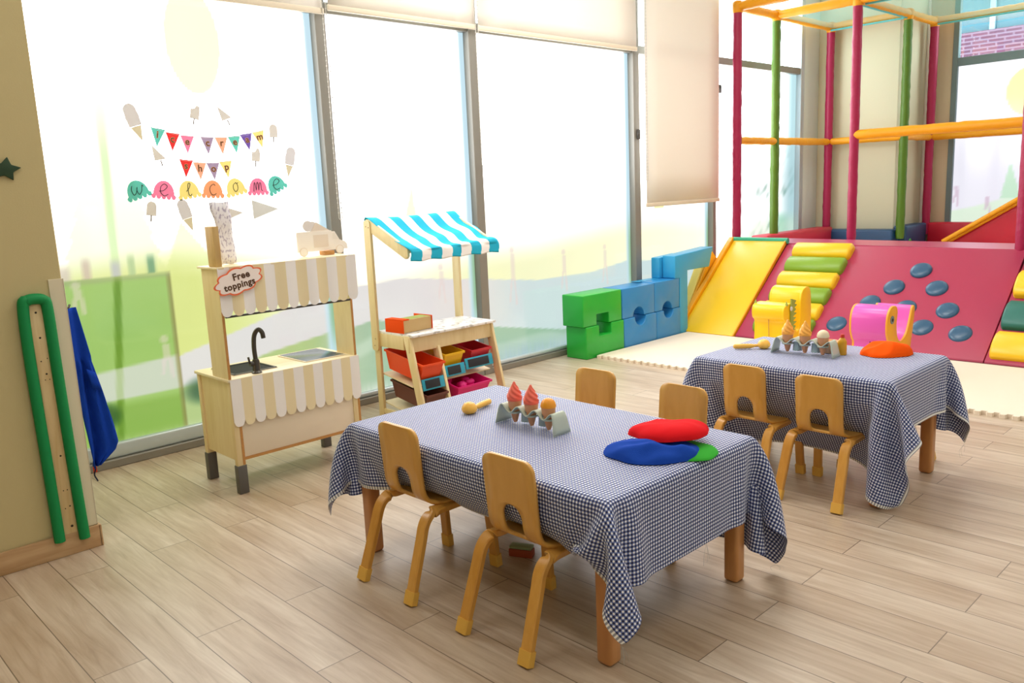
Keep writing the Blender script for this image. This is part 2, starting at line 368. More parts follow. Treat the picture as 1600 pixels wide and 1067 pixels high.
# ------------------------------------------------------------ room shell
X1, Y0, Y1, ZC = 6.6, -3.2, 9.8, 3.4
STRUCT('floor', MB().box(-.3, X1+.2, Y0-.2, Y1+.3, -.1, 0), MT['floor'], smooth=0)
STRUCT('ceiling', MB().box(-.3, X1+.2, Y0-.2, Y1+.3, ZC, ZC+.1), MT['ceil'], smooth=0)
STRUCT('wall_right', MB().box(X1, X1+.15, Y0, Y1, 0, ZC), MT['wallw'], smooth=0)
STRUCT('wall_rear', MB().box(-.1, X1, Y0-.15, Y0, 0, ZC), MT['wall'], smooth=0)
STRUCT('wall_left', MB().box(-.12, .983, Y0, .953, 0, ZC, .003, 1), MT['wall'], smooth=0)
STRUCT('wall_window_side', MB().box(-.12, 0, 8.73, 9.8, 0, ZC), MT['wallw'], smooth=0)
STRUCT('wall_pillar', MB().box(0, .86, 9.06, 9.8, 0, ZC, .004, 1), M('pillar_paint', 'd3d0b4', .8, .2), smooth=0)
mb = MB().box(.86, 1.12, Y1, Y1+.15, 0, ZC).box(1.12, 4.2, Y1, Y1+.15, 0, .70).box(4.2, X1, Y1, Y1+.15, 0, ZC)
STRUCT('wall_far', mb, M('far_wall_paint', 'cfc2a4', .8, .2), smooth=0)
STRUCT('trim_1', MB().box(.862, .885, Y1-.035, Y1, .0, ZC, .003), MT['white'])
mb = MB().box(.985, 1.0, -3.2, .963, 0, .088, .003)
mb.box(-.0, 1.0, .955, .967, 0, .088, .003)
STRUCT('baseboard_left', mb, MT['base'])
# white corner guard on the wall end
STRUCT('trim_2', MB().box(.984, .988, .905, .957, .09, 1.07, .001, 1).box(.93, .988, .954, .958, .09, 1.07, .001, 1), M('corner_guard', 'ddd2b6', .5))

# ---- the printed window film: a painted mural of hills, path, trees, sun and children
def film_mesh(a0, a1, z0, z1, fn, place, step=.0125):
    na, nz = int((a1-a0)/step)+1, int((z1-z0)/step)+1
    A, Z = np.meshgrid(np.linspace(a0, a1, na), np.linspace(z0, z1, nz), indexing='ij')
    C = fn(A, Z)
    co = place(A.ravel(), Z.ravel()); idx = np.arange(na*nz).reshape(na, nz)
    F = np.stack([idx[:-1, :-1], idx[1:, :-1], idx[1:, 1:], idx[:-1, 1:]], -1).reshape(-1, 4)
    me = bpy.data.meshes.new('frosted_pane'); me.from_pydata(co.tolist(), [], F.tolist())
    at = me.attributes.new('film', 'FLOAT_COLOR', 'POINT')
    full = np.ones((na*nz, 4), np.float32); full[:, :3] = C.reshape(-1, 3)
    at.data.foreach_set('color', full.ravel()); return me
SS = lambda a, b, x: (lambda t: t*t*(3-2*t))(np.clip((x-a)/(b-a), 0, 1))
def LC(c, k=1): return np.array(lin(c))*k
def mixc(C, col, a): return np.exp(np.log(np.maximum(C, .01))*(1-a[..., None])+np.log(np.maximum(np.asarray(col), .01))*a[..., None])
def nz_(A, Z, s, seed=0):
    r = np.random.RandomState(seed); v = 0
    for i in range(6):
        k = r.randn(2)*s; v = v+np.sin(A*k[0]+Z*k[1]+r.rand()*6.28)
    return v/6
def fringe(A, f=70, seed=1): return .5+.5*np.sin(A*f*3+2*np.sin(A*f*1.7+seed))
def tree(C, A, Z, ya, za, yb, zb, hw, col, k, trunk=None):
    t = (za-Z)/(za-zb); cx = ya+(yb-ya)*t
    jag = 1+.12*((t*11) % 1)
    a = SS(0, .012, hw*np.clip(t, 0, 1)*jag-np.abs(A-cx))*(t > 0)*(t < 1)*k
    C = mixc(C, col, a)
    if trunk is not None: C = mixc(C, trunk, SS(.028, .012, np.abs(A-cx))*(t > .15)*.8*k/max(k, .01)*SS(.15, .5, t))
    return C
def kid(C, A, Z, y, zt, zb, col, k=.55):
    h = zt-zb; a = np.maximum.reduce([SS(.03, .015, np.hypot(A-y, (Z-zt+.045))), SS(.028, .012, np.abs(A-y-.006))*(Z < zt-.07)*(Z > zt-h*.6),
        SS(.014, .006, np.abs(A-y-.02-(zt-Z-h*.6)*.08))*(Z < zt-h*.55)*(Z > zb), SS(.014, .006, np.abs(A-y+.012+(zt-Z-h*.6)*.15))*(Z < zt-h*.55)*(Z > zb+.03)])
    return mixc(C, col, a*k)
WHT = np.array((1, 1, 1.02))*W_FILM
def sky_base(A, Z, low=.9, hi=1.5):
    C = np.ones(A.shape+(3,))*WHT; return C
def lerp_pts(A, pts): p = np.array(pts); return np.interp(A, p[:, 0], p[:, 1])
def edge_tint(C, A, a1, wd=.09, col='cfe6f2', k=.85): return mixc(C, LC(col, 1.0), SS(a1-wd, a1-wd*.45, A)*k)
def mural_front(A, Z):
    C = sky_base(A, Z)
    pale = LC('fbfbf2', 1.35)
    # warm white haze towards the horizon
    C = mixc(C, LC('fbf8ec', 1.15), SS(1.55, 1.0, Z)*.96)
    # first pane: sun, tall pine
    C = mixc(C, LC('fdf8dc', 1.03), SS(1.02, .96, np.hypot((A-2.035)/.155, (Z-2.17)/.28)))
    C = tree(C, A, Z, 1.53, 2.05, 1.50, .98, .24, LC('f4f8dc', 1.05), .88, LC('d6f0b4'))
    C = tree(C, A, Z, 1.86, 1.25, 1.9, .98, .14, LC('f2f8cc', 1.04), .9)
    C = tree(C, A, Z, 3.43, 1.42, 3.40, 1.12, .06, LC('fbf6da', 1.0), .95)
    C = tree(C, A, Z, 6.187, 1.86, 6.17, 1.1, .07, LC('f2efae', 1.0), .97)
    # far hill, yellow green and fading upwards
    hill = lerp_pts(A, [(1, .98), (1.8, 1.05), (2.4, .95), (2.9, .80), (3.3, .80), (4.0, .86), (4.6, .87), (5.6, .98), (6.2, .98), (7, .9)])
    near = lerp_pts(A, [(1, .25), (1.8, .52), (2.02, .574), (2.47, .69), (2.75, .75), (3.3, .775), (3.9, .705), (4.1, .682), (4.6, .623), (5.2, .62), (5.68, .672), (5.84, .66), (7, .60)])
    hc = mixc(np.ones(A.shape+(3,))*LC('eef1c0', 1.0), LC('dbe58e', .95), SS(2.6, 2.0, A))
    a = SS(hill+.10, hill-.12, Z)*np.interp(A, [1, 1.8, 2.6, 3.0, 3.5, 4, 5, 7], [1, 1, .9, .25, .7, .95, .8, .3])
    C = mixc(C, hc, a)
    # path
    pc = mixc(np.ones(A.shape+(3,))*LC('e3e1df', .93), LC('d3e6e6', .9), SS(3.8, 4.6, A))
    C = mixc(C, pc, SS(near+.006, near-.006, Z)*.97)
    # near meadow
    low = lerp_pts(A, [(1, .26), (1.3, .335), (1.87, .342), (2.29, .44), (2.73, .50), (2.9, .505), (3.05, .53), (3.4, .45), (3.97, .33), (4.1, .33), (4.5, .26), (4.85, .2), (5.8, .2), (6.4, .3), (7, .3)])
    mc = mixc(np.ones(A.shape+(3,))*LC('bcd58c', .85), LC('a9cfae', .8), SS(2.4, 3.2, A))
    mc = mixc(mc, LC('cfd9d0', .85), SS(3.2, 2.75, A)*SS(2.6, 2.75, A)*.4)
    C = mixc(C, mc, SS(low+.006, low-.006, Z)*.95)
    C = mixc(C, LC('d9ead6', .9), SS(.07, .02, np.abs(Z-low+.12+.05*np.sin(A*5)))*.5*(A > 2.8))
    # garden unit standing outside against the first pane
    box = (A < 1.772)*SS(.995, .98, Z+.01*A)
    path1 = SS(.01, -.006, Z-np.interp(A, [1.3, 1.9], [.486, .529]))*SS(-.01, .006, Z-np.interp(A, [1.3, 1.9], [.333, .342]))
    bc = np.ones(A.shape+(3,))*LC('a6cb72', .92); bc = mixc(bc, LC('8fbf5c', .9), SS(.2, .9, Z)*SS(1.0, .4, Z)*.5)
    bc = mixc(bc, LC('cfd9c2', .92), path1); bc = mixc(bc, LC('8cb84e', .85), SS(.33, .28, Z)*.7)
    bc = mixc(bc, LC('78a53c', .8), SS(.026, .010, np.abs(A-np.interp(Z, [.1, 1], [1.415, 1.505])))*(1-path1*.8))
    bc = mixc(bc, LC('3c6a34', .6), SS(.09, .03, np.hypot(A-1.37, Z-.26))*.7)
    bc = mixc(bc, LC('9a8f58', .8), SS(.018, .004, np.abs(A-1.765))*.7); bc = mixc(bc, LC('aab486', .85), SS(.03, .0, np.abs(Z-.965))*.6)
    C = C*(1-box[..., None])+bc*box[..., None]
    for y, w_, h_, c_ in ((1.36, .03, .09, 'd9c4b4'), (1.5, .035, .07, 'c8c8d4'), (1.58, .025, .09, 'b9d49c'), (1.68, .03, .08, '6f9f7c'), (1.25, .05, .06, 'e0d2c4')):
        C = mixc(C, LC(c_, .85), SS(w_, w_*.3, np.abs(A-y))*SS(.98+h_+.03, .98+h_-.03, Z)*(Z > .975)*.75)
    C = mixc(C, LC('4f7a58', .6), SS(.13, .03, np.hypot((A-1.87), (Z-.30)*1.3))*.75)
    # grass tips and mist at the foot
    C = mixc(C, LC('e4ece0', .9), (SS(.16, .05, Z)*(.55+.35*fringe(A))))
    C = mixc(C, LC('bfd8de', .8), SS(.22, .06, Z)*SS(3.9, 4.2, A)*(.35+.45*fringe(A, 30, 4)))
    C = mixc(C, LC('a6ccd6', .8), SS(.30, .02, Z)*SS(3.0, 3.6, A)*.35)
    for y, zt, zb in ((1.70, .66, .40), (1.30, .99, .80), (3.63, .86, .565), (4.32, .92, .46), (4.89, .86, .50), (5.40, .86, .50)): C = kid(C, A, Z, y, zt, zb, LC('e6d6d0', .95), .55)
    C *= (1+.015*nz_(A, Z, 14, 3))[..., None]
    return C
def mural_front_edge(a1, right=True):
    def f(A, Z):
        C = mural_front(A, Z)
        C = edge_tint(C, A, a1, .075, 'c4e0ec', 1.0)
        C = mixc(C, LC('86b878', .8), SS(a1-.05, a1, A)*SS(1.15, .8, Z)*SS(.3, .6, Z)*.6)
        return C
    return f
def mural_corner(A, Z):
    C = sky_base(A, Z)
    C = mixc(C, LC('eef5f4', 1.02), SS(1.9, 1.3, Z)*SS(7.3, 7.9, A)*.9)
    n = nz_(A, Z, 9, 5)+.6*nz_(A, Z, 22, 8)
    C = mixc(C, LC('b9cfc6', .85), SS(.0, .5, n)*SS(1.75, 1.3, Z)*SS(7.5, 8.0, A)*.8)
    C = mixc(C, LC('5f9a88', .7), SS(.25, .6, n)*SS(1.6, 1.1, Z)*SS(7.8, 8.4, A)*.8)
    C = mixc(C, LC('4fb08c', .75), SS(.98, .85, Z)*SS(8.0, 8.5, A)*.6)
    C = mixc(C, LC('b4dbe2', .85), SS(8.3, 8.6, A)*.9)
    C = mixc(C, LC('e6efd2', 1.0), SS(1.0, .8, Z)*.5)
    return C
def mural_back(A, Z):
    C = np.ones(A.shape+(3,))*LC('f4f4fa', 1.05)
    C = mixc(C, LC('e6e4f0', .98), SS(1.9, 1.3, Z)*.8); C = mixc(C, LC('ffffff', 1.3), SS(2.1, 2.35, Z)*.7)
    C = mixc(C, LC('fbf2b4', 1.0), SS(1.02, .96, np.hypot((A-1.84)/.2, (Z-2.07)/.24)))
    g = lerp_pts(A, [(1.1, .87), (1.4, .93), (1.75, 1.03), (2.2, 1.1), (4, 1.1)])
    C = mixc(C, LC('dff0dc', .95), SS(g+.01, g-.02, Z))
    C = tree(C, A, Z, 1.72, 1.40, 1.74, 1.0, .1, LC('c2e6c8', .95), .9)
    for y, zt, zb in ((1.21, 1.17, .93), (1.52, 1.05, .85)): C = kid(C, A, Z, y, zt, zb, LC('d6bcd0', .9), .7)
    return C
TZ0, TZ1, FX = 2.385, 2.45, -.055
def window(n, y0, y1, fn, zs=.045):
    root = THING('window_%d' % n, (0, y0, 0), kind='structure')
    fr = MB()
    fr.box(-.075, 0, y0, y1, 0, .042, .003, 1)                      # foot rail
    fr.box(-.075, -.005, y0, y1, TZ0, TZ1, .003, 1).box(-.075, 0, y0, y1, 3.3, 3.4, .003, 1)
    OBJ('window_frame', fr, MT['grey'], root, world=True)
    al = MB().box(-.06, -.02, y0, y1, .042, .122 if n == 1 else .075, .012, 3)
    OBJ('bottom_rail', al, MT['alu'], root, world=True)
    me = film_mesh(y0, y1, .03, TZ0+.01, fn, lambda a, z: np.stack([np.full_like(a, FX), a, z], 1))
    OBJ('frosted_pane', me, MT['film'], root, world=True, smooth=0)
    OBJ('upper_pane', MB().box(FX-.004, FX, y0, y1, TZ1-.01, 3.31), MT['glass'], root, world=True, smooth=0)
MULL = [(2.757, 2.827), (3.945, 4.02), (5.752, 5.832), (6.955, 7.01), (8.655, 8.73)]
window(1, .953, 2.757, mural_front_edge(2.757)); window(2, 2.827, 3.945, mural_front_edge(3.945))
window(3, 4.02, 5.752, mural_front_edge(5.752)); window(4, 5.832, 6.955, mural_front_edge(6.955)); window(5, 7.01, 8.655, mural_corner)
for i, (a, b) in enumerate(MULL):
    STRUCT('trim_%d' % (i+3), MB().box(-.08, .004, a, b, 0, ZC, .003, 1), MT['grey'] if i < 4 else MT['alu'])
root = THING('window_6', (1.12, Y1, .7), kind='structure')
fr = MB().box(1.12, 1.175, Y1-.01, Y1+.06, .7, ZC, .003, 1).box(1.175, 4.2, Y1-.01, Y1+.06, 2.39, 2.475, .003, 1).box(1.175, 4.2, Y1-.01, Y1+.06, .7, .74, .003, 1)
fr.box(2.9, 2.96, Y1-.01, Y1+.06, .7, ZC, .003, 1)
OBJ('window_frame', fr, MT['teal_frame'], root, world=True)
OBJ('frosted_pane', film_mesh(1.17, 4.2, .735, 2.395, mural_back, lambda a, z: np.stack([a, np.full_like(a, Y1+.03), z], 1), .02), MT['film'], root, world=True, smooth=0)
OBJ('upper_pane', MB().box(1.17, 4.2, Y1+.03, Y1+.034, 2.47, 3.35), MT['glass'], root, world=True, smooth=0)
# brick building across the street seen through the upper panes
def facade():
    m, nt, p = newmat('far_brick'); L = nt.links.new
    tc = N(nt, 'ShaderNodeTexCoord'); mp = N(nt, 'ShaderNodeMapping'); mp.inputs['Rotation'].default_value = (R(90), 0, 0)
    L(tc.outputs['Object'], mp.inputs[0])
    br = N(nt, 'ShaderNodeTexBrick'); br.inputs['Scale'].default_value = 1; br.inputs['Brick Width'].default_value = .3; br.inputs['Row Height'].default_value = .075
    br.inputs['Mortar Size'].default_value = .016
    br.inputs[1].default_value = (*lin('4c2a3e'), 1); br.inputs[2].default_value = (*lin('442438'), 1); br.inputs[3].default_value = (*lin('5e4c5c'), 1)
    L(mp.outputs[0], br.inputs['Vector']); L(br.outputs[0], p.inputs['Base Color']); p.inputs['Roughness'].default_value = .9
    r = THING('brick_building', (2, 18.9, 0), label='pink brick building with a band of blue-green windows seen through the far upper pane', cat='building')
    OBJ('brick_wall', MB().box(-6, 8, 0, .6, -1, 4.0).box(-6, 8, 0, .6, 5.6, 9), m, r, smooth=0)
    OBJ('window_band', MB().box(-6, 8, .08, .5, 4.0, 5.6), M('far_window_glass', '184a58', .2), r, smooth=0)
    bm_ = M('far_window_bar', '6a8490', .5)
    for i in range(12): OBJ('window_bar', MB().box(-5.6+i*1.15, -5.5+i*1.15, .02, .1, 4.0, 5.6), bm_, r, smooth=0)
facade()

# ------------------------------------------------------------ roller blinds
def blind(y0, y1, zb, label, chain_y=None, x=.035, zc=1.9, chain_z=.75):
    r = THING('roller_blind', (x, y0, zb), label=label, cat='blind', group='cream roller blinds on the window wall')
    P = [[(x, y0+.006+(y1-y0-.012)*j/6, zb+(3.35-zb)*i/8) for j in range(7)] for i in range(9)]
    OBJ('blind_fabric', MB().grid(P), MT['blind'], r, world=True, thick=.0008)
    OBJ('bottom_bar', MB().box(x-.007, x+.009, y0, y1, zb-.004, zb+.03, .006, 3), M('bar_fabric', 'dfd3bd', .6), r, world=True)
    OBJ('roller_tube', MB().xf(Matrix.Identity(4)).tube([(x, y0, 3.35), (x, y1, 3.35)], .03, 16), MT['white'], r, world=True)
    if chain_y:
        c = MB(); z = 3.3
        for dy in (0, .022):
            c.tube([(x+.012, chain_y+dy, 3.33), (x+.012, chain_y+dy, chain_z)], .0022, 6)
        c.tube([(x+.012, chain_y+.011+.011*math.cos(t*math.pi/6), chain_z-.011*math.sin(t*math.pi/6)) for t in range(7)], .0022, 6)
        z = 3.3
        for dy in (0, .022):
            for i in range(70):
                zz = 3.25-i*(3.25-chain_z)/70
                c.box(x+.009, x+.015, chain_y+dy-.003, chain_y+dy+.003, zz-.003, zz+.003)
        OBJ('bead_chain', c, MT['chain'], r, world=True)
blind(.96, 2.80, 2.372, 'cream roller blind pulled up above the ice cream shop display, leftmost blind', 2.785, chain_z=1.2)
blind(2.825, 3.985, 2.398, 'cream roller blind pulled up above the pane behind the striped market stall', 3.975, chain_z=1.5)
blind(4.005, 5.765, 2.395, 'cream roller blind pulled up above the wide pane left of the long lowered blind', None)
blind(5.845, 6.985, 1.125, 'long cream roller blind lowered halfway down the window beside the play frame', 5.835, x=.05, chain_z=1.35)
h = THING('window_handle', (.0, 5.80, 1.70), label='small grey metal catch on the window post beside the lowered blind', cat='handle')
OBJ('lever', MB().box(.004, .02, 5.785, 5.82, 1.69, 1.77, .004).box(.02, .03, 5.77, 5.80, 1.72, 1.74, .004), MT['steel'], h, world=True)
h = THING('chain_clip', (.01, 7.0, 2.2), label='small dark clip on the window post left of the play frame', cat='clip')
OBJ('clip_body', MB().box(.004, .03, 6.99, 7.05, 2.17, 2.195, .004).box(.01, .03, 7.04, 7.06, 2.12, 2.19, .004), MT['steel'], h, world=True)
ceil = bpy.data.objects['ceiling']
for i, (x, y) in enumerate(CEIL_LAMPS):  # unseen housings, also drawn for the two added window-side lamps
    OBJ('ceiling_light', MB().box(x-.57, x+.57, y-.17, y+.17, 3.365, 3.399, .004), MT['white'], ceil, kind='structure')

# ------------------------------------------------------------ tables, chairs
def make_table(x0, x1, y0, y1, zt, label):
    r = THING('activity_table', ((x0+x1)/2, (y0+y1)/2, 0), label=label, cat='table', group=None)
    OBJ('tabletop', MB().box(x0+.004, x1-.004, y0+.004, y1-.004, zt-.028, zt-.004, .008), MT['birchy'], r, world=True)
    ap = MB()
    ap.box(x0+.06, x1-.06, y0+.045, y0+.065, zt-.085, zt-.028).box(x0+.06, x1-.06, y1-.065, y1-.045, zt-.085, zt-.028)
    ap.box(x0+.045, x0+.065, y0+.06, y1-.06, zt-.085, zt-.028).box(x1-.065, x1-.045, y0+.06, y1-.06, zt-.085, zt-.028)
    OBJ('apron_rail', ap, MT['tleg'], r, world=True)
    for x in (x0+.048, x1-.048):
        for y in (y0+.045, y1-.045):
            OBJ('leg', MB().box(x-.027, x+.027, y-.027, y+.027, 0, zt-.028, .013, 4), MT['tleg'], r, world=True)
    return r
T1 = (1.835, 3.072, 1.612, 2.365, .50); T2 = (2.285, 3.168, 3.20, 3.82, .53)
make_table(*T1, 'low wooden table nearest the camera, under the longer gingham cloth')
make_table(*T2, 'low wooden table nearer the climbing ramp, under the second gingham cloth')

def make_chair(label):
    """origin: floor under the bottom of the backrest, facing +y"""
    r = THING('child_chair', label=label, cat='chair')
    path = bez([(0, -.012, .567), (0, -.006, .50), (0, 0, .43), (0, .004, .38), (0, .009, .345), (0, .026, .314), (0, .06, .3), (0, .12, .297), (0, .2, .297), (0, .27, .3), (0, .305, .293), (0, .318, .28)], 10)
    L = [0]
    for a, b in zip(path, path[1:]): L.append(L[-1]+(b-a).length)
    tot = L[-1]; samples = sorted(set([0, .002, .005, .01, .018, .028]+[i*.006 for i in range(1, int(tot/.006)+1)]+[.148, .149, .151, .155, .262, .265, .267, .268, tot]))
    mb = MB(); rows = []
    def at(s):
        for i in range(len(L)-1):
            if L[i+1] >= s-1e-9:
                t = (s-L[i])/max(1e-9, L[i+1]-L[i]); return path[i].lerp(path[i+1], min(1, max(0, t)))
        return path[-1]
    for s in samples:
        p = at(s); rr = .037
        hw = .105 if s < .25 else .105+.03*min(1, (s-.25)/.12)**1.0
        if s < rr: hw -= rr-math.sqrt(max(0, rr*rr-(rr-s)**2))
        e = tot-s
        if e < .03: hw -= .03-math.sqrt(max(0, .03**2-(.03-e)**2))
        # arch cut-out low in the backrest
        a0, a1 = .148, .268; hh = 0
        if a0 < s < a1:
            top = (s-a0)/.045
            hh = .043*(math.sqrt(max(0, 1-(1-min(1, top))**2)))
            be = (a1-s)/.02
            if be < 1: hh = min(hh, .043-.02+.02*math.sqrt(max(0, 1-(1-be)**2)))
        rows.append((p, hw, hh))
    for sgn in (-1, 1):
        P = [[Vector((sgn*(hh+(hw-hh)*t/3), p.y, p.z)) for t in range(4)] for p, hw, hh in rows]
        if sgn < 0: P = [q[::-1] for q in P]
        mb.grid(P)
    me = mb.mesh('seat_shell', weld=True)
    # remove zero-width faces bridging the cut-out
    OBJ('seat_and_backrest', me, MT['honey'], r, thick=.0125, smooth=50)
    for s in (-1, 1):
        x = s*.125
        rp = bez([(x*.97, .17, .283), (x*.98, .06, .283), (x*.99, .022, .281), (x, -.004, .268), (x*1.005, -.022, .242), (x*1.02, -.036, .20), (x*1.05, -.07, .10), (x*1.08, -.1, .012)], 7)
        l = OBJ('rear_leg', MB().tube(rp, 1, 20, flat=(.022, .041), up=(0, 1, .25)), MT['honeyd'], r)
        q = rp[-1]; d = (rp[-1]-rp[-3]).normalized()
        OBJ('foot_cap', MB().tube([q-d*.034, q-d*.002, q+d*.010], 1, 16, flat=(.028, .047), up=(0, 1, .25)), M('honey_cap', 'e6b450', .5) if 'honey_cap' not in bpy.data.materials else bpy.data.materials['honey_cap'], l)
        fp = bez([(x*.97, .19, .279), (x*.98, .235, .277), (x, .262, .25), (x*1.03, .27, .19), (x*1.08, .284, .012)], 7)
        l = OBJ('front_leg', MB().tube(fp, 1, 20, flat=(.022, .038), up=(0, 1, .1)), MT['honeyd'], r)
        q = fp[-1]; d = (fp[-1]-fp[-3]).normalized()
        OBJ('foot_cap', MB().tube([q-d*.034, q-d*.002, q+d*.010], 1, 16, flat=(.028, .044), up=(0, 1, .1)), bpy.data.materials['honey_cap'], l)
    return r
CH = 'honey coloured bentwood child chairs'
ch = make_chair('bentwood chair nearest the window wall, pushed in at the near side of the front table')
ch['group'] = CH; ch.location = (2.195, 1.585, 0)
DUP(ch, (2.728, 1.585, 0), label='bentwood chair at the near side of the front table, closest to the camera')
DUP(ch, (2.19, 2.60, 0), R(180), 'bentwood chair on the far side of the front table, nearer the market stall')
DUP(ch, (2.645, 2.575, 0), R(180), 'bentwood chair on the far side of the front table, nearest the second table')
DUP(ch, (2.575, 3.15, 0), label='bentwood chair at the near side of the second table, the left one of its pair', scale=(.95, .95, .945))
DUP(ch, (2.905, 3.185-.02, 0), label='bentwood chair at the near side of the second table, nearest its hanging cloth corner', scale=(.95, .95, .93))
DUP(ch, (2.945, 3.86, 0), R(180), 'bentwood chair on the far side of the second table, mostly hidden behind the orange cloth', scale=(.95, .95, .90))
S_CH1 = [(2.195, 1.585, 1), (2.728, 1.585, 1)]; S_CH2 = [(2.575, 3.15, .945), (2.905, 3.165, .93)]

# ------------------------------------------------------------ tablecloths: settled over the tables by a small spring simulation
def drape(T, ov, chairs, walls, seed, step=.0255, nstep=760):
    x0, x1, y0, y1, zt = T; l, r_, f, b = ov
    def axis(lo, a, c, hi):
        n0 = max(2, round((a-lo)/step)); n1 = round((c-a)/step); n2 = max(2, round((hi-c)/step))
        return np.concatenate([np.linspace(lo, a, n0+1)[:-1], np.linspace(a, c, n1+1), np.linspace(c, hi, n2+1)[1:]])
    gx = axis(x0-l, x0, x1, x1+r_); gy = axis(y0-f, y0, y1, y1+b); nx, ny = len(gx), len(gy)
    U, V = np.meshgrid(gx, gy, indexing='ij'); R0 = np.stack([U, V, np.full_like(U, zt+.003)], -1); P = R0.copy()
    rs = np.random.RandomState(seed)
    bumpy = sum(np.sin(U*k[0]+V*k[1]+k[2]) for k in rs.randn(9, 3)*[16, 16, 3])*.0022
    e = 1e-6; pin = (U > x0-e) & (U < x1+e) & (V > y0-e) & (V < y1+e)
    P[..., 2] += np.where(pin, 0, bumpy-.006)
    Wt = np.where(pin, 0.0, 1.0)[..., None]
    prev = P.copy(); dt = .0055; sl = []
    def pair(di, dj, k):
        st = 2*max(di, abs(dj))
        for o in range(st//2 if max(di, abs(dj)) > 1 else 1):
            pass
        if dj == 0:
            for o in range(2*di): 
                A = (slice(o, nx-di, 2*di), slice(0, ny)); B = (slice(o+di, nx, 2*di), slice(0, ny)); sl.append((A, B, k))
        elif di == 0:
            for o in range(2*dj):
                A = (slice(0, nx), slice(o, ny-dj, 2*dj)); B = (slice(0, nx), slice(o+dj, ny, 2*dj)); sl.append((A, B, k))
        else:
            for o in range(2):
                if dj > 0: A = (slice(o, nx-1, 2), slice(0, ny-1)); B = (slice(o+1, nx, 2), slice(1, ny))
                else: A = (slice(o, nx-1, 2), slice(1, ny)); B = (slice(o+1, nx, 2), slice(0, ny-1))
                sl.append((A, B, k))
    pair(1, 0, 1); pair(0, 1, 1); pair(1, 1, .3); pair(1, -1, .3); pair(2, 0, .05); pair(0, 2, .05)
    CS = []
    for A, B, k in sl:
        rest = np.sqrt(((R0[B]-R0[A])**2).sum(-1, keepdims=True)); wa, wb = Wt[A], Wt[B]; ws = wa+wb; ws[ws == 0] = 1
        CS.append((A, B, rest, k*wa/ws, k*wb/ws))
    def box_push(P, bx0, bx1, by0, by1, bz0, bz1):
        ins = (P[..., 0] > bx0) & (P[..., 0] < bx1) & (P[..., 1] > by0) & (P[..., 1] < by1) & (P[..., 2] > bz0) & (P[..., 2] < bz1) & ~pin
        if not ins.any(): return
        q = P[ins]; d = np.stack([q[:, 0]-bx0, bx1-q[:, 0], q[:, 1]-by0, by1-q[:, 1], bz1-q[:, 2]], 1)
        k = d.argmin(1)
        q[k == 0, 0] = bx0; q[k == 1, 0] = bx1; q[k == 2, 1] = by0; q[k == 3, 1] = by1; q[k == 4, 2] = bz1
        P[ins] = q
    for it in range(nstep):
        vel = (P-prev)*(.992 if it < nstep*.7 else .96); prev = P.copy()
        P = P+vel*Wt; P[..., 2] -= 9.8*dt*dt*Wt[..., 0]
        for rep in range(5):
            for A, B, rest, ka, kb in CS:
                d = P[B]-P[A]; L = np.sqrt((d*d).sum(-1, keepdims=True))+1e-9
                c = d*((L-rest)/L); P[A] += c*ka; P[B] -= c*kb
        late = it > nstep*.4
        for cx, cy, s in chairs:
            if late:
                lim = cy+.022+np.clip((.40*s-P[..., 2])*.12, 0, .03)
                m = (np.abs(P[..., 0]-cx) < .135*s) & (P[..., 1] < lim) & (P[..., 1] > cy-.3) & (P[..., 2] > .27*s) & (P[..., 2] < .62*s) & ~pin
                dd = np.where(m, np.minimum(lim-P[..., 1], .004), 0); P[..., 1] += dd; prev[..., 1] += dd
                if walls[0][2] < 0:
                    m = (np.abs(P[..., 0]-cx) < .15*s) & (P[..., 1] > cy-.01) & (P[..., 1] < cy+.325) & (P[..., 2] < .316*s) & (P[..., 2] > .15) & ~pin
                    dd = np.where(m, np.minimum(.316*s-P[..., 2], .004), 0); P[..., 2] += dd; prev[..., 2] += dd
        for wx0, wx1, sg, wy, wz in walls:
            if late:
                f_ = min(1, (it-nstep*.4)/(nstep*.3)); start = (y0-.03) if sg > 0 else (y1+.03); lim = start+(wy-start)*f_
                m = (P[..., 0] > wx0) & (P[..., 0] < wx1) & (P[..., 2] < wz) & (P[..., 2] > .02) & ~pin & ((P[..., 1] < lim) & (P[..., 1] > y0-.3) & (P[..., 1] < (y0+y1)/2) if sg > 0 else (P[..., 1] > lim) & (P[..., 1] < y1+.3) & (P[..., 1] > (y0+y1)/2))
                dd = np.where(m, np.clip(lim-P[..., 1], -.006, .006), 0); P[..., 1] += dd; prev[..., 1] += dd
        box_push(P, x0-.004, x1+.004, y0-.004, y1+.004, zt-.1, zt+.002)
        for lx in (x0+.048, x1-.048):
            for ly in (y0+.045, y1-.045): box_push(P, lx-.034, lx+.034, ly-.034, ly+.034, -.1, zt-.02)
        P[..., 2] = np.maximum(P[..., 2], .006)
    P[pin, 2] = zt+.0025
    return P, U-(x0-l), V-(y0-f), nx, ny
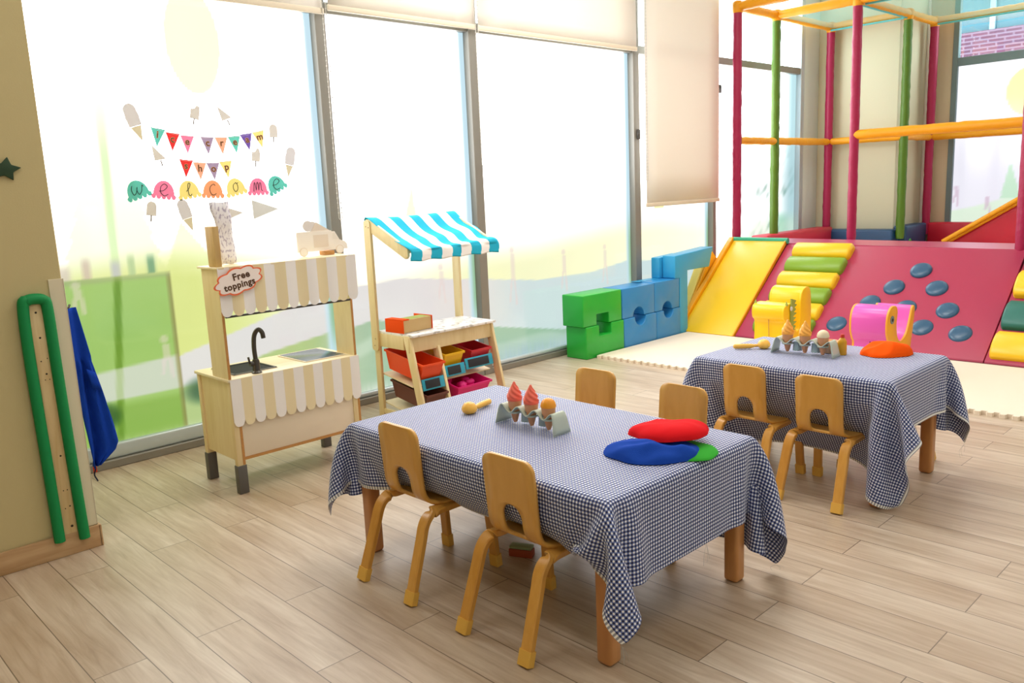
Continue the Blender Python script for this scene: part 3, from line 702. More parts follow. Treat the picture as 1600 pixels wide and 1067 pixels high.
def cloth_obj(T, ov, chairs, far, seed, hems, label, ridges=()):
    P, U, V, nx, ny = drape(T, ov, chairs, far, seed)
    x0, x1, y0, y1, zt = T
    for (ax, c, h, w_) in ridges:     # ironed fold lines standing up a little on the table top
        A = P[..., 0] if ax == 'x' else P[..., 1]
        on = (P[..., 2] > zt-.002)*1.0
        P[..., 2] += on*h*np.exp(-((A-c)/w_)**2)
    idx = np.arange(nx*ny).reshape(nx, ny)
    F = np.stack([idx[:-1, :-1], idx[1:, :-1], idx[1:, 1:], idx[:-1, 1:]], -1).reshape(-1, 4)
    me = bpy.data.meshes.new('tablecloth'); me.from_pydata(P.reshape(-1, 3).tolist(), [], F.tolist())
    uv = me.uv_layers.new(name='UVMap'); u = U.ravel(); v = V.ravel(); fl = F.ravel()
    co = np.empty(len(fl)*2, np.float32); co[0::2] = u[fl]; co[1::2] = v[fl]; uv.data.foreach_set('uv', co)
    d = np.full(nx*ny, 9.0)
    if 'f' in hems: d = np.minimum(d, v)
    if 'b' in hems: d = np.minimum(d, v.max()-v)
    if 'r' in hems: d = np.minimum(d, u.max()-u)
    at = me.attributes.new('hem', 'FLOAT', 'POINT'); at.data.foreach_set('value', d.astype(np.float32))
    o = OBJ('tablecloth', me, MT['gingham'], label=label, cat='tablecloth', group='blue and white gingham tablecloths', smooth=180)
    sd = o.modifiers.new('smooth', 'SUBSURF'); sd.levels = 2; sd.render_levels = 2
    # frayed threads hang from the lowest corners
    th = MB(); rs = random.Random(seed)
    low = sorted([(P[i, j, 2], i, j) for i, j in ((0, 0), (nx-1, 0), (nx-1, ny-1))])
    for _, i, j in [(0, nx-1, 0), (0, nx-1, ny-1), (0, nx-1, ny//3), (0, nx-1, ny//2)]:
        for k in range(3):
            p = P[i, j]; q = Vector((p[0], p[1], p[2])); ln = min(rs.uniform(.03, .09), q.z-.006)
            if ln < .01: continue
            a = rs.uniform(-.02, .02); c = rs.uniform(-.02, .02)
            th.tube(bez([q, q+Vector((a, c, -ln*.5)), q+Vector((a*.5, c*1.5, -ln))], 4), .0004, 4)
    OBJ('loose_thread', th, M('thread', 'b8b8b4', .8) if 'thread' not in bpy.data.materials else bpy.data.materials['thread'], o, kind='stuff')
    return o
cloth_obj(T1, (.28, .268, .235, .375), S_CH1, [(2.03, 2.35, -1, 2.27, .315), (2.49, 2.80, -1, 2.245, .315), (2.03, 2.93, 1, 1.70, .325)], 11, 'f', 'long blue and white gingham cloth on the front table with the berets', [('x', 2.46, .0015, .004), ('y', 1.99, .0015, .004)])
cloth_obj(T2, (.36, .235, .46, .33), S_CH2, [(2.41, 3.07, 1, 3.465, .30), (2.79, 3.10, -1, 3.555, .29)], 23, 'fr', 'blue and white gingham cloth on the second table, with the orange cloth on it', [('x', 2.58, .0015, .004), ('x', 2.86, .0015, .004), ('y', 3.5, .0015, .004)])

# ------------------------------------------------------------ things on the tables
ZT1, ZT2 = .5035, .5335
def make_rack(loc, rz, label):
    r = THING('cone_rack', loc, rz, label=label, cat='rack', group='mint ice cream cone racks')
    # wavy band: legs at both ends, three dips with round holes
    def top(x): return .060-.013*math.cos((x)/.082*2*math.pi)
    n = 72; W = .121; hw = lambda x: .034
    P = []
    cols = 17
    mb = MB()
    xs = [-W+2*W*i/n for i in range(n+1)]
    for i in range(n):
        for j in range(cols-1):
            cx = (xs[i]+xs[i+1])/2; cy = -.030+.060*(j+.5)/(cols-1)
            if any((cx-c)**2+cy**2 < .0215**2 for c in (-.082, 0, .082)): continue
            q = []
            for a, b in ((i, j), (i+1, j), (i+1, j+1), (i, j+1)):
                q.append((xs[a], -.030+.060*b/(cols-1), top(xs[a]-.043*0)))
            mb.bm.faces.new([mb.bm.verts.new(v) for v in q])
    for s in (-1, 1):
        G = []
        for t, (x, z) in enumerate([(W, top(W)), (W+.005, top(W)-.003), (W+.011, .055), (W+.014, .04), (W+.018, .02), (W+.022, .001)]):
            wd = .030+.012*t/5
            G.append([(s*x, (-wd+2*wd*k/6)*(1 if s > 0 else -1), z) for k in range(7)])
        mb.grid(G)
    OBJ('wavy_shelf', mb, MT['mint'], r, thick=.0035, weld=True, smooth=60)
    for c in (-.082, 0, .082):
        OBJ('cone_collar', MB().lathe([(.0215, .0), (.0245, .0), (.0245, .006), (.0215, .006)], 28, Matrix.Translation((c, 0, top(c)-.005))), MT['mint'], r)
    for c in (-.043, .043):
        OBJ('rack_foot', MB().lathe([(.02, 0), (.021, 0), (.018, .04), (.017, .04)], 20, Matrix.Translation((c, .018, .012))), MT['mintb'], r)
    return r
def make_cone(loc, swirl, m, label, group, lean=0):
    r = THING('toy_ice_cream', loc, label=label, cat='toy', group=group)
    OBJ('cone', MB().lathe([(0, 0), (.006, .001), (.0105, .012), (.0145, .03), (.0185, .05), (.0225, .058), (.0245, .078), (.025, .083), (.0, .083)], 32, fn=lambda a, z: 1+.02*math.sin(a*12+z*220)), MT['conep'], r)
    if swirl:
        prof = [(0, .08), (.0262, .081), (.0272, .086), (.0262, .094), (.024, .103), (.0205, .113), (.016, .122), (.011, .131), (.0065, .139), (.0035, .146), (0, .149)]
        t = bmesh.new(); rows = []; n = 48; pr = []
        for a, b in zip(prof, prof[1:]):
            for k in range(4): pr.append((a[0]+(b[0]-a[0])*k/4, a[1]+(b[1]-a[1])*k/4))
        pr.append(prof[-1])
        mb = MB()
        mb.lathe(pr, n, fn=lambda a, z: 1+(.10*math.cos(5*(a+z*62)) if z > .09 else .0))
        OBJ('swirl', mb, m, r, smooth=80)
    else:
        pr = [(0, .08), (.0265, .081), (.0275, .085)]+[(.0262*math.cos(t*math.pi/20), .087+.026*math.sin(t*math.pi/20)) for t in range(1, 10)]+[(0, .113)]
        OBJ('scoop_ball', MB().lathe(pr, 32), m, r, smooth=60)
    return r
def row(loc, rz, ms, names, tb, group):
    r = make_rack(loc, rz, 'pale mint toy cone rack holding three cones on the %s' % tb)
    c, s = math.cos(rz), math.sin(rz)
    for dx, (m, sw), nm in zip((-.082, 0, .082), ms, names):
        make_cone((loc[0]+dx*c, loc[1]+dx*s, loc[2]+.006), sw, MT[m], nm, group)
row((2.425, 1.985, ZT1), R(0), (('coral', 1), ('coral', 1), ('mango', 0)),
    ('toy cone with pink swirl in the front table rack, leftmost of the three', 'toy cone with pink swirl in the middle of the front table rack', 'toy cone with round orange scoop at the right end of the front table rack'), 'front table', 'toy ice cream cones on the front table')
row((2.672, 3.50, ZT2), R(3), (('peach', 1), ('peach', 1), ('vanilla', 0)),
    ('toy cone with yellow-orange swirl in the second table rack, leftmost of the three', 'toy cone with yellow-orange swirl in the middle of the second table rack', 'toy cone with round vanilla scoop in the second table rack'), 'second table', 'toy ice cream cones on the second table')
def make_scoop(loc, rz, label):
    r = THING('toy_ice_cream_scoop', loc, rz, label=label, cat='toy')
    pr = [(0, .0), (.018, .001), (.027, .008), (.0295, .016), (.0295, .020), (.027, .028), (.02, .038), (.01, .043), (0, .0445)]
    OBJ('scoop_bowl', MB().lathe(pr, 32), MT['scoopy'], r, smooth=60)
    h = MB().tube([(.026, 0, .016), (.045, 0, .014), (.06, 0, .0135), (.10, 0, .0135), (.135, 0, .0135), (.143, 0, .0135)], [.007, .0075, .011, .012, .0115, .006], 18)
    OBJ('handle', h, MT['scoopy'], r, smooth=60)
    return r
make_scoop((2.105, 1.975, ZT1), R(104), 'yellow toy ice cream scoop on the front table, left of the cone rack')
make_scoop((2.455, 3.525, ZT2), R(222), 'yellow toy ice cream scoop on the second table, left of the cone rack')
b = THING('toy_sauce_bottle', (2.805, 3.585, ZT2), label='mustard yellow toy bottle with red cap behind the second cone rack', cat='toy')
OBJ('bottle_body', MB().lathe([(0, 0), (.0185, .0), (.02, .003), (.0195, .055), (.019, .062), (.012, .072), (.0085, .076), (.0085, .08), (0, .08)], 28), MT['mustard'], b, smooth=50)
OBJ('cap', MB().lathe([(0, .078), (.0095, .078), (.0095, .086), (.007, .092), (0, .093)], 24), M('bottle_cap_red', 'c8321e', .4), b)
tr = THING('toy_dish', (2.735, 3.60, ZT2), label='apricot toy dish half hidden behind the second cone rack', cat='toy')
OBJ('dish_body', MB().lathe([(0, 0), (.03, 0), (.045, .03), (.05, .052), (.047, .052), (.04, .028), (0, .006)], 32), M('dish_plastic', 'eebf94', .45), tr, smooth=50)
def beret(loc, rx, ry, h, rz, m, seed, name, label, cat, group, fold=None, tilt=(0, 0), amp=1):
    rs = np.random.RandomState(seed); K = rs.randn(14, 3)
    mb = MB(); nr, na = 26, 80; top = []; rows = []
    def pt(u, a, side):
        rim = 1+.035*math.sin(3*a+K[0, 0])+.03*math.sin(5*a+K[1, 0])+.012*math.sin(9*a+K[2, 0])
        r = u**.8*rim
        z = h*(1-u**3.2)**.5 if side > 0 else -h*.0
        x, y = rx*r*math.cos(a), ry*r*math.sin(a)
        if side > 0:
            wv = sum(math.sin(K[i, 0]*x*32+K[i, 1]*y*32+K[i, 2]) for i in range(3, 12))/9
            wv -= .35*abs(math.sin(2.5*a+K[12, 0]+u*2))*u
            z = z*(1+.38*amp*wv)+.008*amp*wv*(1-u)
            if fold:
                z += fold[2]*math.exp(-((x*math.cos(fold[0])+y*math.sin(fold[0])-fold[1])/.02)**2)*(1-u**4)
        return (x, y, max(z, .001)+x*tilt[0]+y*tilt[1]+abs(tilt[0])*rx+abs(tilt[1])*ry)
    G = [[pt(u/nr, 2*math.pi*k/na, 1) for k in range(na+1)] for u in range(nr+1)]
    B = [[(p[0]*t, p[1]*t, (p[0]*tilt[0]*t+p[1]*tilt[1]*t)+abs(tilt[0])*rx+abs(tilt[1])*ry) for p in G[-1]] for t in (1, .96, .5, 0)]
    mb.grid([[Vector(p) for p in row_] for row_ in G]); mb.grid([[Vector(p) for p in row_] for row_ in B])
    o = OBJ(name, mb, m, label=label, cat=cat, group=group, smooth=70, weld=True)
    o.location = loc; o.rotation_euler = (0, 0, rz); return o
G_ = 'felt berets piled on the front table'
beret((2.985, 2.085, ZT1), .105, .105, .014, .3, MT['greenf'], 3, 'beret', 'flat green felt beret at the bottom of the pile on the front table', 'beret', G_, amp=.4)
beret((2.925, 2.01, ZT1+.001), .15, .108, .036, R(42), MT['bluef'], 8, 'beret', 'dark blue felt beret crumpled at the left of the pile on the front table', 'beret', G_, amp=2.0, fold=(R(90), -.055, .016))
beret((2.905, 2.125, ZT1+.030), .128, .105, .036, R(48), MT['redf'], 5, 'beret', 'bright red felt beret on top of the pile on the front table', 'beret', G_, amp=.7, tilt=(0.01, -.03))
beret((2.955, 3.70, ZT2), .115, .085, .048, R(50), MT['orangef2'], 14, 'beret', 'crumpled orange cloth beret alone on the second table', 'beret', None, amp=1.6)
bk = THING('wooden_block', (2.345, 1.985, 0), R(25), label='reddish wooden block with a green top on the floor under the front table', cat='block')
OBJ('block_body', MB().box(-.045, .045, -.02, .02, 0, .03, .004), M('red_wood', 'a8492c', .5), bk)
OBJ('block_top', MB().box(-.043, .043, -.019, .019, .03, .042, .004), M('sage_wood', '9cb08a', .5), bk)

# ------------------------------------------------------------ play kitchen
def scallops(u0, u1, z0, z1, n, place, thick=.0015, sag=None):
    """striped valance: n tongues with round ends; place(u,z)->xyz; uv.x counts stripes"""
    t = bmesh.new(); uvl = t.loops.layers.uv.new('UVMap'); w_ = (u1-u0)/n; r = w_*.5
    for i in range(n):
        a = u0+i*w_; cols = 8; rows = 10
        V = []
        for k in range(cols+1):
            x = a+w_*k/cols; dx = abs((k/cols-.5)*w_); zb = z0+r-math.sqrt(max(0, r*r-dx*dx))
            V.append([t.verts.new(place(x, z1+(zb-z1)*j/rows)) for j in range(rows+1)])
        for k in range(cols):
            for j in range(rows):
                f = t.faces.new((V[k][j+1], V[k+1][j+1], V[k+1][j], V[k][j]))
                for l in f.loops: l[uvl].uv = ((i+.5), 0)
    mb = MB(); mb.bm.free(); mb.bm = t
    return mb
def stripe2(name, c1, c2):
    m, nt, p = newmat(name); L = nt.links.new
    uv = N(nt, 'ShaderNodeUVMap'); sx = N(nt, 'ShaderNodeSeparateXYZ'); L(uv.outputs[0], sx.inputs[0])
    k = N(nt, 'ShaderNodeMath', operation='MULTIPLY'); k.inputs[1].default_value = .5; L(sx.outputs['X'], k.inputs[0])
    f = N(nt, 'ShaderNodeMath', operation='FRACT'); L(k.outputs[0], f.inputs[0])
    g = N(nt, 'ShaderNodeMath', operation='GREATER_THAN'); g.inputs[1].default_value = .5; L(f.outputs[0], g.inputs[0])
    mx = N(nt, 'ShaderNodeMix', data_type='RGBA'); mx.inputs[6].default_value = (*lin(c1), 1); mx.inputs[7].default_value = (*lin(c2), 1)
    L(g.outputs[0], mx.inputs[0]); L(mx.outputs[2], p.inputs['Base Color']); p.inputs['Roughness'].default_value = .9
    p.inputs['Specular IOR Level'].default_value = .1
    return m
MT['val'] = stripe2('beige_white_stripes', 'f6f3f0', 'efe0b8'); MT['awn'] = stripe2('turquoise_white_stripes', '2fb2d2', 'fbf6f2')
k = THING('play_kitchen', (.73, 1.93, 0), label='birch toy kitchen with sink, hob and beige striped valances standing by the window', cat='play kitchen')
KY0, KY1 = 1.592, 2.283
def kit(name, mb, m, par=k, **a): return OBJ(name, mb, m, par, world=True, **a)
kit('worktop', MB().box(.548, .905, KY0, KY1, .526, .540, .003), MT['birchy'])
kit('side_panel', MB().box(.585, .875, 1.607, 1.617, .155, .526), MT['birch']); kit('side_panel', MB().box(.585, .875, 2.258, 2.268, .155, .526), MT['birch'])
kit('front_panel', MB().box(.885, .895, 1.632, 2.243, .168, .526, .002), MT['cream']); kit('back_panel', MB().box(.585, .592, 1.63, 2.245, .155, .526), MT['birch'])
kit('bottom_shelf', MB().box(.585, .897, 1.617, 2.258, .155, .168), MT['edge'])
for y in (1.618, 2.257):
    for x in (.572, .888):
        l = kit('leg', MB().box(x-.014, x+.014, y-.019, y+.019, .10, .526, .003), MT['birch'])
        kit('grey_foot', MB().box(x-.018, x+.018, y-.023, y+.023, 0, .134, .003), MT['footgrey'], l)
        if x > .6: kit('edge_strip', MB().box(x+.0141, x+.0155, y+.007, y+.019, .136, .525), MT['edge'], l)
for y in (KY0+.006, KY1-.018):
    u = kit('upright_panel', MB().box(.742, .902, y, y+.012, .540, 1.036), MT['birch'])
    kit('edge_strip', MB().box(.902, .9035, y, y+.012, .541, 1.035), MT['edge'], u)
kit('top_shelf', MB().box(.73, .935, KY0-.008, KY1+.008, 1.036, 1.046, .002), MT['birchy'])
kit('utensil_rail', MB().box(.900, .912, KY0+.02, KY1-.02, .818, .828, .002), MT['steel'])
wv = lambda y, z: .006*math.sin(y*34+z*7)+.004*math.sin(y*80)
kit('valance', scallops(KY0-.008, KY1+.008, .826, 1.044, 13, lambda y, z: (.9365+.4*(1.044-z)*wv(y, z)+.002*math.sin(y*50), y, z)), MT['val'], smooth=60)
kit('lower_valance', scallops(KY0+.008, KY1+.002, .318, .538, 13, lambda y, z: (.9075+.5*(.538-z)*abs(wv(y, z))+.0015, y, z)), MT['val'], smooth=60)
s_ = kit('sink', MB().box(.60, .845, 1.65, 1.875, .5405, .5425, .001), MT['cream'])
bs = MB(); bs.box(.61, .835, 1.66, 1.865, .5427, .5435); kit('basin', bs, MT['black'], s_)
rimm = MB()
for a in ((.604, .614, 1.654, 1.871), (.831, .841, 1.654, 1.871), (.604, .841, 1.654, 1.664), (.604, .841, 1.861, 1.871)): rimm.box(*a, .542, .5465, .0015)
kit('basin_rim', rimm, MT['steel'], s_)
fx, fy = .868, 1.753
f = kit('faucet', MB().lathe([(0, 0), (.022, 0), (.024, .004), (.017, .012), (.017, .055), (.013, .066), (0, .068)], 24, Matrix.Translation((fx, fy, .540))), MT['steel'])
kit('spout', MB().tube(bez([(fx, fy, .60), (fx-.004, fy, .66), (fx-.002, fy+.006, .715), (fx+.008, fy+.022, .742), (fx+.016, fy+.036, .728), (fx+.018, fy+.04, .70)], 6), .0105, 14), MT['steel'], f, smooth=60)
kit('tap_handle', MB().tube([(fx, fy, .585), (fx, fy-.03, .588)], .012, 14).tube([(fx, fy-.03, .588), (fx-.002, fy-.034, .62)], .005, 10), MT['steel'], f)
h_ = kit('hob', MB().box(.58, .855, 2.015, 2.245, .5405, .5445, .0015), MT['cream']); kit('hob_glass', MB().box(.588, .847, 2.023, 2.237, .5446, .5462, .001), MT['hob'], h_)

pp = THING('upright_board', (.86, 1.605, 1.0465), label='narrow wooden board standing up at the left end of the toy kitchen top', cat='board')
OBJ('board_body', MB().box(.83, .905, 1.596, 1.624, 1.0465, 1.222, .002), wood('board_wood', 'd8b878', 'b8935a', .6, (1, 1, .15), 30), pp, world=True)
def ribbon(pts, half, nseg=6):
    G = []
    for (c, w_) in pts: G.append([(c[0], c[1]-w_+2*w_*k/nseg, c[2]+.002*math.sin(k*1.3)) for k in range(nseg+1)])
    return G
def scribble_mat():
    m, nt, p = newmat('scribbled_paper'); L = nt.links.new
    tc = N(nt, 'ShaderNodeTexCoord'); mp = N(nt, 'ShaderNodeMapping'); mp.inputs['Scale'].default_value = (1, 110, 60); L(tc.outputs['Object'], mp.inputs[0])
    n = N(nt, 'ShaderNodeTexNoise'); n.inputs['Scale'].default_value = 1; n.inputs['Detail'].default_value = 3; L(mp.outputs[0], n.inputs['Vector'])
    r = ramp(nt, [(.38, 'b8b0c4'), (.47, 'eeecf2'), (1, 'f4f2f6')], n.outputs['Fac']); L(r.outputs[0], p.inputs['Base Color']); p.inputs['Roughness'].default_value = .8
    return m
rb = [((.80, 1.687, 1.325), .045), ((.795, 1.69, 1.29), .044), ((.805, 1.697, 1.25), .041), ((.80, 1.700, 1.215), .037), ((.79, 1.703, 1.17), .038), ((.80, 1.705, 1.12), .037), ((.805, 1.706, 1.08), .036), ((.80, 1.708, 1.048), .036)]
OBJ('order_receipt', MB().grid([[Vector(p) for p in r] for r in ribbon([(Vector(a), b) for a, b in rb], 0)]), scribble_mat(), thick=.0008, label='long scribbled paper receipt standing on the toy kitchen beside the upright board', cat='receipt', smooth=60)

def sheet(P):
    mb = MB(); f = mb.bm.faces.new([mb.bm.verts.new((.0012, a, b)) for a, b in P]); f.normal_update()
    if f.normal.x < 0: f.normal_flip()
    bmesh.ops.triangulate(mb.bm, faces=[f]); return mb
def art(name, pts, loc, m, thick=.002, rot=0, scale=1, **kw):
    """flat paper cut-out facing the room; pts are (across, up) around its centre"""
    c, s = math.cos(rot), math.sin(rot)
    P = [((x*c-y*s)*scale*1.06, (x*s+y*c)*scale*1.06) for x, y in pts]
    return OBJ(name, sheet(P), m, loc=loc, smooth=0, **kw)
def circ(cx, cy, r, a0=0, a1=360, n=24): return [(cx+r*math.cos(R(a0+(a1-a0)*i/n)), cy+r*math.sin(R(a0+(a1-a0)*i/n))) for i in range(n+1)]
def cloud(n, rx, ry, bump, cnt, ph=0, rot=0):
    out = []
    for i in range(n):
        a = 2*math.pi*i/n; k = 1+bump*(abs(math.sin(cnt*a/2+ph))-.5); out.append((rx*k*math.cos(a), ry*k*math.sin(a)))
    c, s = math.cos(rot), math.sin(rot); return [(x*c-y*s, x*s+y*c) for x, y in out]
sg = THING('free_toppings_sign', (.9475, 1.672, .983), label='cloud-shaped paper sign reading Free toppings on the upper striped valance', cat='sign')
OBJ('sign_border', MB().poly(cloud(96, .112, .056, .16, 9, .4, R(14)), (0, .0015), 'x'), M('orange_border', 'f0764a', .7), sg, smooth=0)
OBJ('sign_face', MB().poly(cloud(96, .104, .049, .16, 9, .4, R(14)), (.0015, .0025), 'x'), M('blush_paper', 'fbeee8', .8), sg, smooth=0)
brown = M('brown_ink', '5a3c26', .8)
for t_, sz, y_, z_ in (('Free', .042, .012, .02), ('toppings', .040, .002, -.019)):
    me = textmesh(t_, sz, 00.0004, .0013, spacing=1.08); me.transform(Matrix.Translation((.0032, y_, z_)) @ FACE_X @ Matrix.Rotation(R(9), 4, 'Z'))
    OBJ('sign_lettering', me, brown, sg, smooth=0)
# ice cream truck cut-out
tk = THING('ice_cream_truck_cutout', (.80, 2.2, 1.0465), label='pale ice cream truck cut-out with a cone on its roof, on the toy kitchen top', cat='cutout')
tp = M('truck_card', 'faf4ec', .6); tp2 = M('truck_card_dark', 'ecdfd0', .6)
OBJ('truck_body', MB().poly([(-.142, .022), (-.142, .118), (.05, .118), (.053, .112), (.07, .112), (.095, .07), (.125, .058), (.136, .045), (.138, .022)], (0, .004), 'x', .0), tp, tk)
OBJ('truck_window', MB().poly([(.058, .075), (.058, .104), (.068, .104), (.088, .072)], (.004, .0048), 'x'), M('truck_pane', 'f2ece4', .4), tk); OBJ('serving_hatch', MB().poly([(-.052, .04), (-.052, .10), (.03, .10), (.03, .04)], (.004, .0048), 'x'), tp2, tk)
for x in (-.112, .092):
    w_ = OBJ('wheel', MB().poly(circ(x, .022, .022), (.004, .0065), 'x'), tp2, tk); OBJ('wheel_hub', MB().poly(circ(x, .022, .018), (.0066, .0074), 'x'), tp, w_)
OBJ('roof_cone', MB().poly([(-.06, .118), (-.02, .112), (.045, .118), (-.03, .162)], (-.003, .0), 'x'), tp2, tk)
OBJ('roof_ice_cream', MB().poly(circ(-.075, .145, .026), (-.004, -.001), 'x').poly(circ(-.05, .14, .026), (-.0045, -.0015), 'x'), M('truck_white', 'e9e5e4', .7), tk)
OBJ('stand_block', MB().box(-.03, .03, -.005, .045, 0, .02, .002), MT['edge'], tk)

# ------------------------------------------------------------ window stickers
GX = -.053
brownl = M('letter_brown', '6a4428', .8); peachl = M('letter_outline', 'f0b48c', .8)
PC = {'t': '62ccc0', 'r': 'ea3434', 'p': 'fa86b0', 'v': 'a996b8', 'o': 'fba878', 'm': '66d2c2', 'd': '7458b4', 'y': 'fae88c', 's': 'fbb496'}
def thinpaper(name, c, k=.1):
    m, nt, p = newmat(name); p.inputs['Base Color'].default_value = (*lin(c), 1); p.inputs['Roughness'].default_value = .85
    t = N(nt, 'ShaderNodeBsdfTranslucent'); t.inputs[0].default_value = (*lin(c), 1); mx = N(nt, 'ShaderNodeMixShader'); mx.inputs[0].default_value = k
    o = nt.nodes['Material Output']; nt.links.new(p.outputs[0], mx.inputs[1]); nt.links.new(t.outputs[0], mx.inputs[2]); nt.links.new(mx.outputs[0], o.inputs[0]); return m
PM = {k_: thinpaper('paper_'+k_, v, .036) for k_, v in PC.items()}
CN = {'t': 'turquoise', 'r': 'red', 'p': 'pink', 'v': 'mauve', 'o': 'orange', 'm': 'mint', 'd': 'violet', 'y': 'yellow', 's': 'salmon'}
def pennant(ch, col, y, z, tilt, nm, w_=.072, h=.090):
    o = art('pennant', [(-w_/2, h*.4), (w_/2, h*.4), (w_*.0, -h*.6)], (GX, y, z), PM[col], .0015, R(tilt), label=nm, cat='pennant', group='letter pennants on the window')
    for dx, b, m in ((.0018, .0016, peachl), (.0026, .0, brownl)):
        me = textmesh(ch, .052, .0003, b+.0004); me.transform(Matrix.Translation((dx, 0, .006)) @ FACE_X @ Matrix.Rotation(R(tilt), 4, 'Z'))
        OBJ('letter', me, m, o, smooth=0)
for ch_, col, y, z, tl, nm in (('i', 't', 1.792, 1.678, -10, 'turquoise pennant with letter i, first of the ice cream row on the window'),
    ('c', 'r', 1.868, 1.656, -7, 'red pennant with letter c, second of the ice cream row on the window'),
    ('e', 'p', 1.946, 1.643, -4, 'pink pennant with letter e, third of the ice cream row on the window'),
    ('c', 'v', 2.058, 1.637, -1, 'mauve pennant with letter c that starts the word cream on the window'),
    ('r', 's', 2.138, 1.637, 1, 'salmon pennant with letter r in the word cream on the window'),
    ('e', 'm', 2.216, 1.643, 5, 'mint pennant with letter e in the word cream on the window'),
    ('a', 'd', 2.291, 1.657, 9, 'violet pennant with letter a in the word cream on the window'),
    ('m', 'y', 2.368, 1.672, 12, 'yellow pennant with letter m that ends the word cream on the window'),
    ('s', 'r', 1.925, 1.517, -7, 'red pennant with letter s, first of the word shop on the window'),
    ('h', 's', 2.0, 1.502, -2, 'salmon pennant with letter h in the word shop on the window'),
    ('o', 'v', 2.076, 1.50, 1, 'mauve pennant with letter o in the word shop on the window'),
    ('p', 'y', 2.152, 1.508, 6, 'yellow pennant with letter p that ends the word shop on the window')):
    pennant(ch_, col, y, z, tl, nm)
def thread(pts, nm):
    OBJ('bunting_string', MB().tube(bez([(GX+.001, y, z) for y, z in pts], 8), .0007, 5), M('white_string', 'efeeee', .8) if 'white_string' not in bpy.data.materials else bpy.data.materials['white_string'], label=nm, cat='string')
thread([(1.72, 1.735), (1.868, 1.69), (2.0, 1.673), (2.1, 1.669), (2.25, 1.68), (2.44, 1.722)], 'thin white string holding the ice cream pennants on the window')
thread([(1.80, 1.57), (1.925, 1.55), (2.04, 1.536), (2.152, 1.541), (2.2, 1.552)], 'thin white string holding the shop pennants on the window')
def scoop_shape(w_=.124, h=.106):
    top = [(w_*.42*math.cos(R(a)), -h*.12+h*.62*math.sin(R(a))) for a in range(0, 181, 10)]
    bot = []; n = 5
    for i in range(n):
        x0 = -w_*.5+i*w_/n; 
        for a in range(180, 361, 30): bot.append((x0+w_/n/2+w_/n/2*math.cos(R(a)), -h*.2+h*.17*math.sin(R(a))*(1 if i in (0, n-1) else .8)-(.0 if i in (0, n-1) else h*.04)))
    return top+bot
STRK = {'w': [[(-.8, .6), (-.9, 0), (-.6, -.7), (-.2, -.3), (-.05, .4), (-.1, -.1), (.2, -.6), (.6, -.1), (.7, .7), (.9, .5)]],
 'e': [[(-.7, -.1), (.0, .0), (.6, .5), (.2, .9), (-.4, .5), (-.5, -.3), (0, -.8), (.6, -.6)]],
 'l': [[(-.4, -.2), (.1, .3), (.3, .9), (0, .95), (-.1, .3), (-.05, -.6), (.2, -.85), (.45, -.6)]],
 'c': [[(.45, .6), (.2, .8), (-.3, .5), (-.5, -.1), (-.2, -.75), (.3, -.75), (.5, -.6)]],
 'o': [[(.1, .75), (-.35, .4), (-.4, -.2), (-.05, -.65), (.35, -.3), (.35, .35), (.05, .75), (.2, .6), (.5, .7)]],
 'm': [[(-.8, -.7), (-.65, .5), (-.5, .6), (-.35, -.5)], [(-.35, -.5), (-.15, .6), (.05, .6), (.1, -.5)], [(.1, -.5), (.35, .6), (.55, .5), (.6, -.4), (.8, -.6)]]}
ink = M('black_ink', '1c1c22', .6)
NM = {'w': 'w', 'e': 'e', 'l': 'l', 'c': 'c', 'o': 'o', 'm': 'm'}
for ch_, col, y, z, tl, nm in (('w', 't', 1.657, 1.398, 16, 'turquoise paper ice cream scoop with handwritten w, start of the word welcome'), ('e', 'p', 1.791, 1.393, -8, 'pink paper ice cream scoop with handwritten e, second letter of welcome'),
    ('l', 'y', 1.925, 1.39, 8, 'yellow paper ice cream scoop with handwritten l in welcome'), ('c', 'o', 2.059, 1.388, -3, 'orange paper ice cream scoop with handwritten c in welcome'),
    ('o', 'y', 2.193, 1.396, 12, 'yellow paper ice cream scoop with handwritten o in welcome'), ('m', 'p', 2.328, 1.394, 0, 'pink paper ice cream scoop with handwritten m in welcome'), ('e', 't', 2.444, 1.405, 26, 'turquoise paper ice cream scoop with handwritten e, last letter of welcome')):
    o = art('paper_scoop', scoop_shape(), (GX, y, z), PM[col], .0015, R(tl), label=nm, cat='paper scoop', group='welcome scoops on the window')
    mb = MB()
    for st in STRK[ch_]:
        mb.tube([(.0022, x*.034, .006+yy*.036) for x, yy, _ in bez([(a, b, 0) for a, b in st], 6)], .0015, 6)
    OBJ('letter', mb, ink, o)
wp = [thinpaper('translucent_paper_%d' % i, c, .02) for i, c in enumerate(('d9d7dc', 'dcd8d4', 'd8dada', 'dcd3b6'))]
def popsicle(y, z, rot, nm, bite=False, tri=False):
    if tri: pts = [(-.03, -.028), (.028, -.03), (-.022, .05)]
    else:
        pts = [(-.024, -.034), (.024, -.034)]+circ(0, .012, .024, 0, 180, 14)
        if bite: pts = [(-.024, -.034), (.024, -.034), (.024, .012), (.018, .032), (.006, .038), (.0, .03), (-.006, .018), (-.016, .014), (-.024, .016)]
    o = art('paper_popsicle', pts, (GX, y, z), wp[1], .0012, R(rot), label=nm, cat='paper popsicle', group='white paper ice creams on the window')
    c, s = math.cos(R(rot)), math.sin(R(rot))
    P = [((x*c-yy*s), (x*s+yy*c)) for x, yy in ((-.0035, -.066), (.0035, -.066), (.0035, -.034), (-.0035, -.034))]
    OBJ('stick', MB().poly(P, (.0, .0012), 'x'), M('grey_stick', '8f8a86', .7) if 'grey_stick' not in bpy.data.materials else bpy.data.materials['grey_stick'], o, smooth=0)
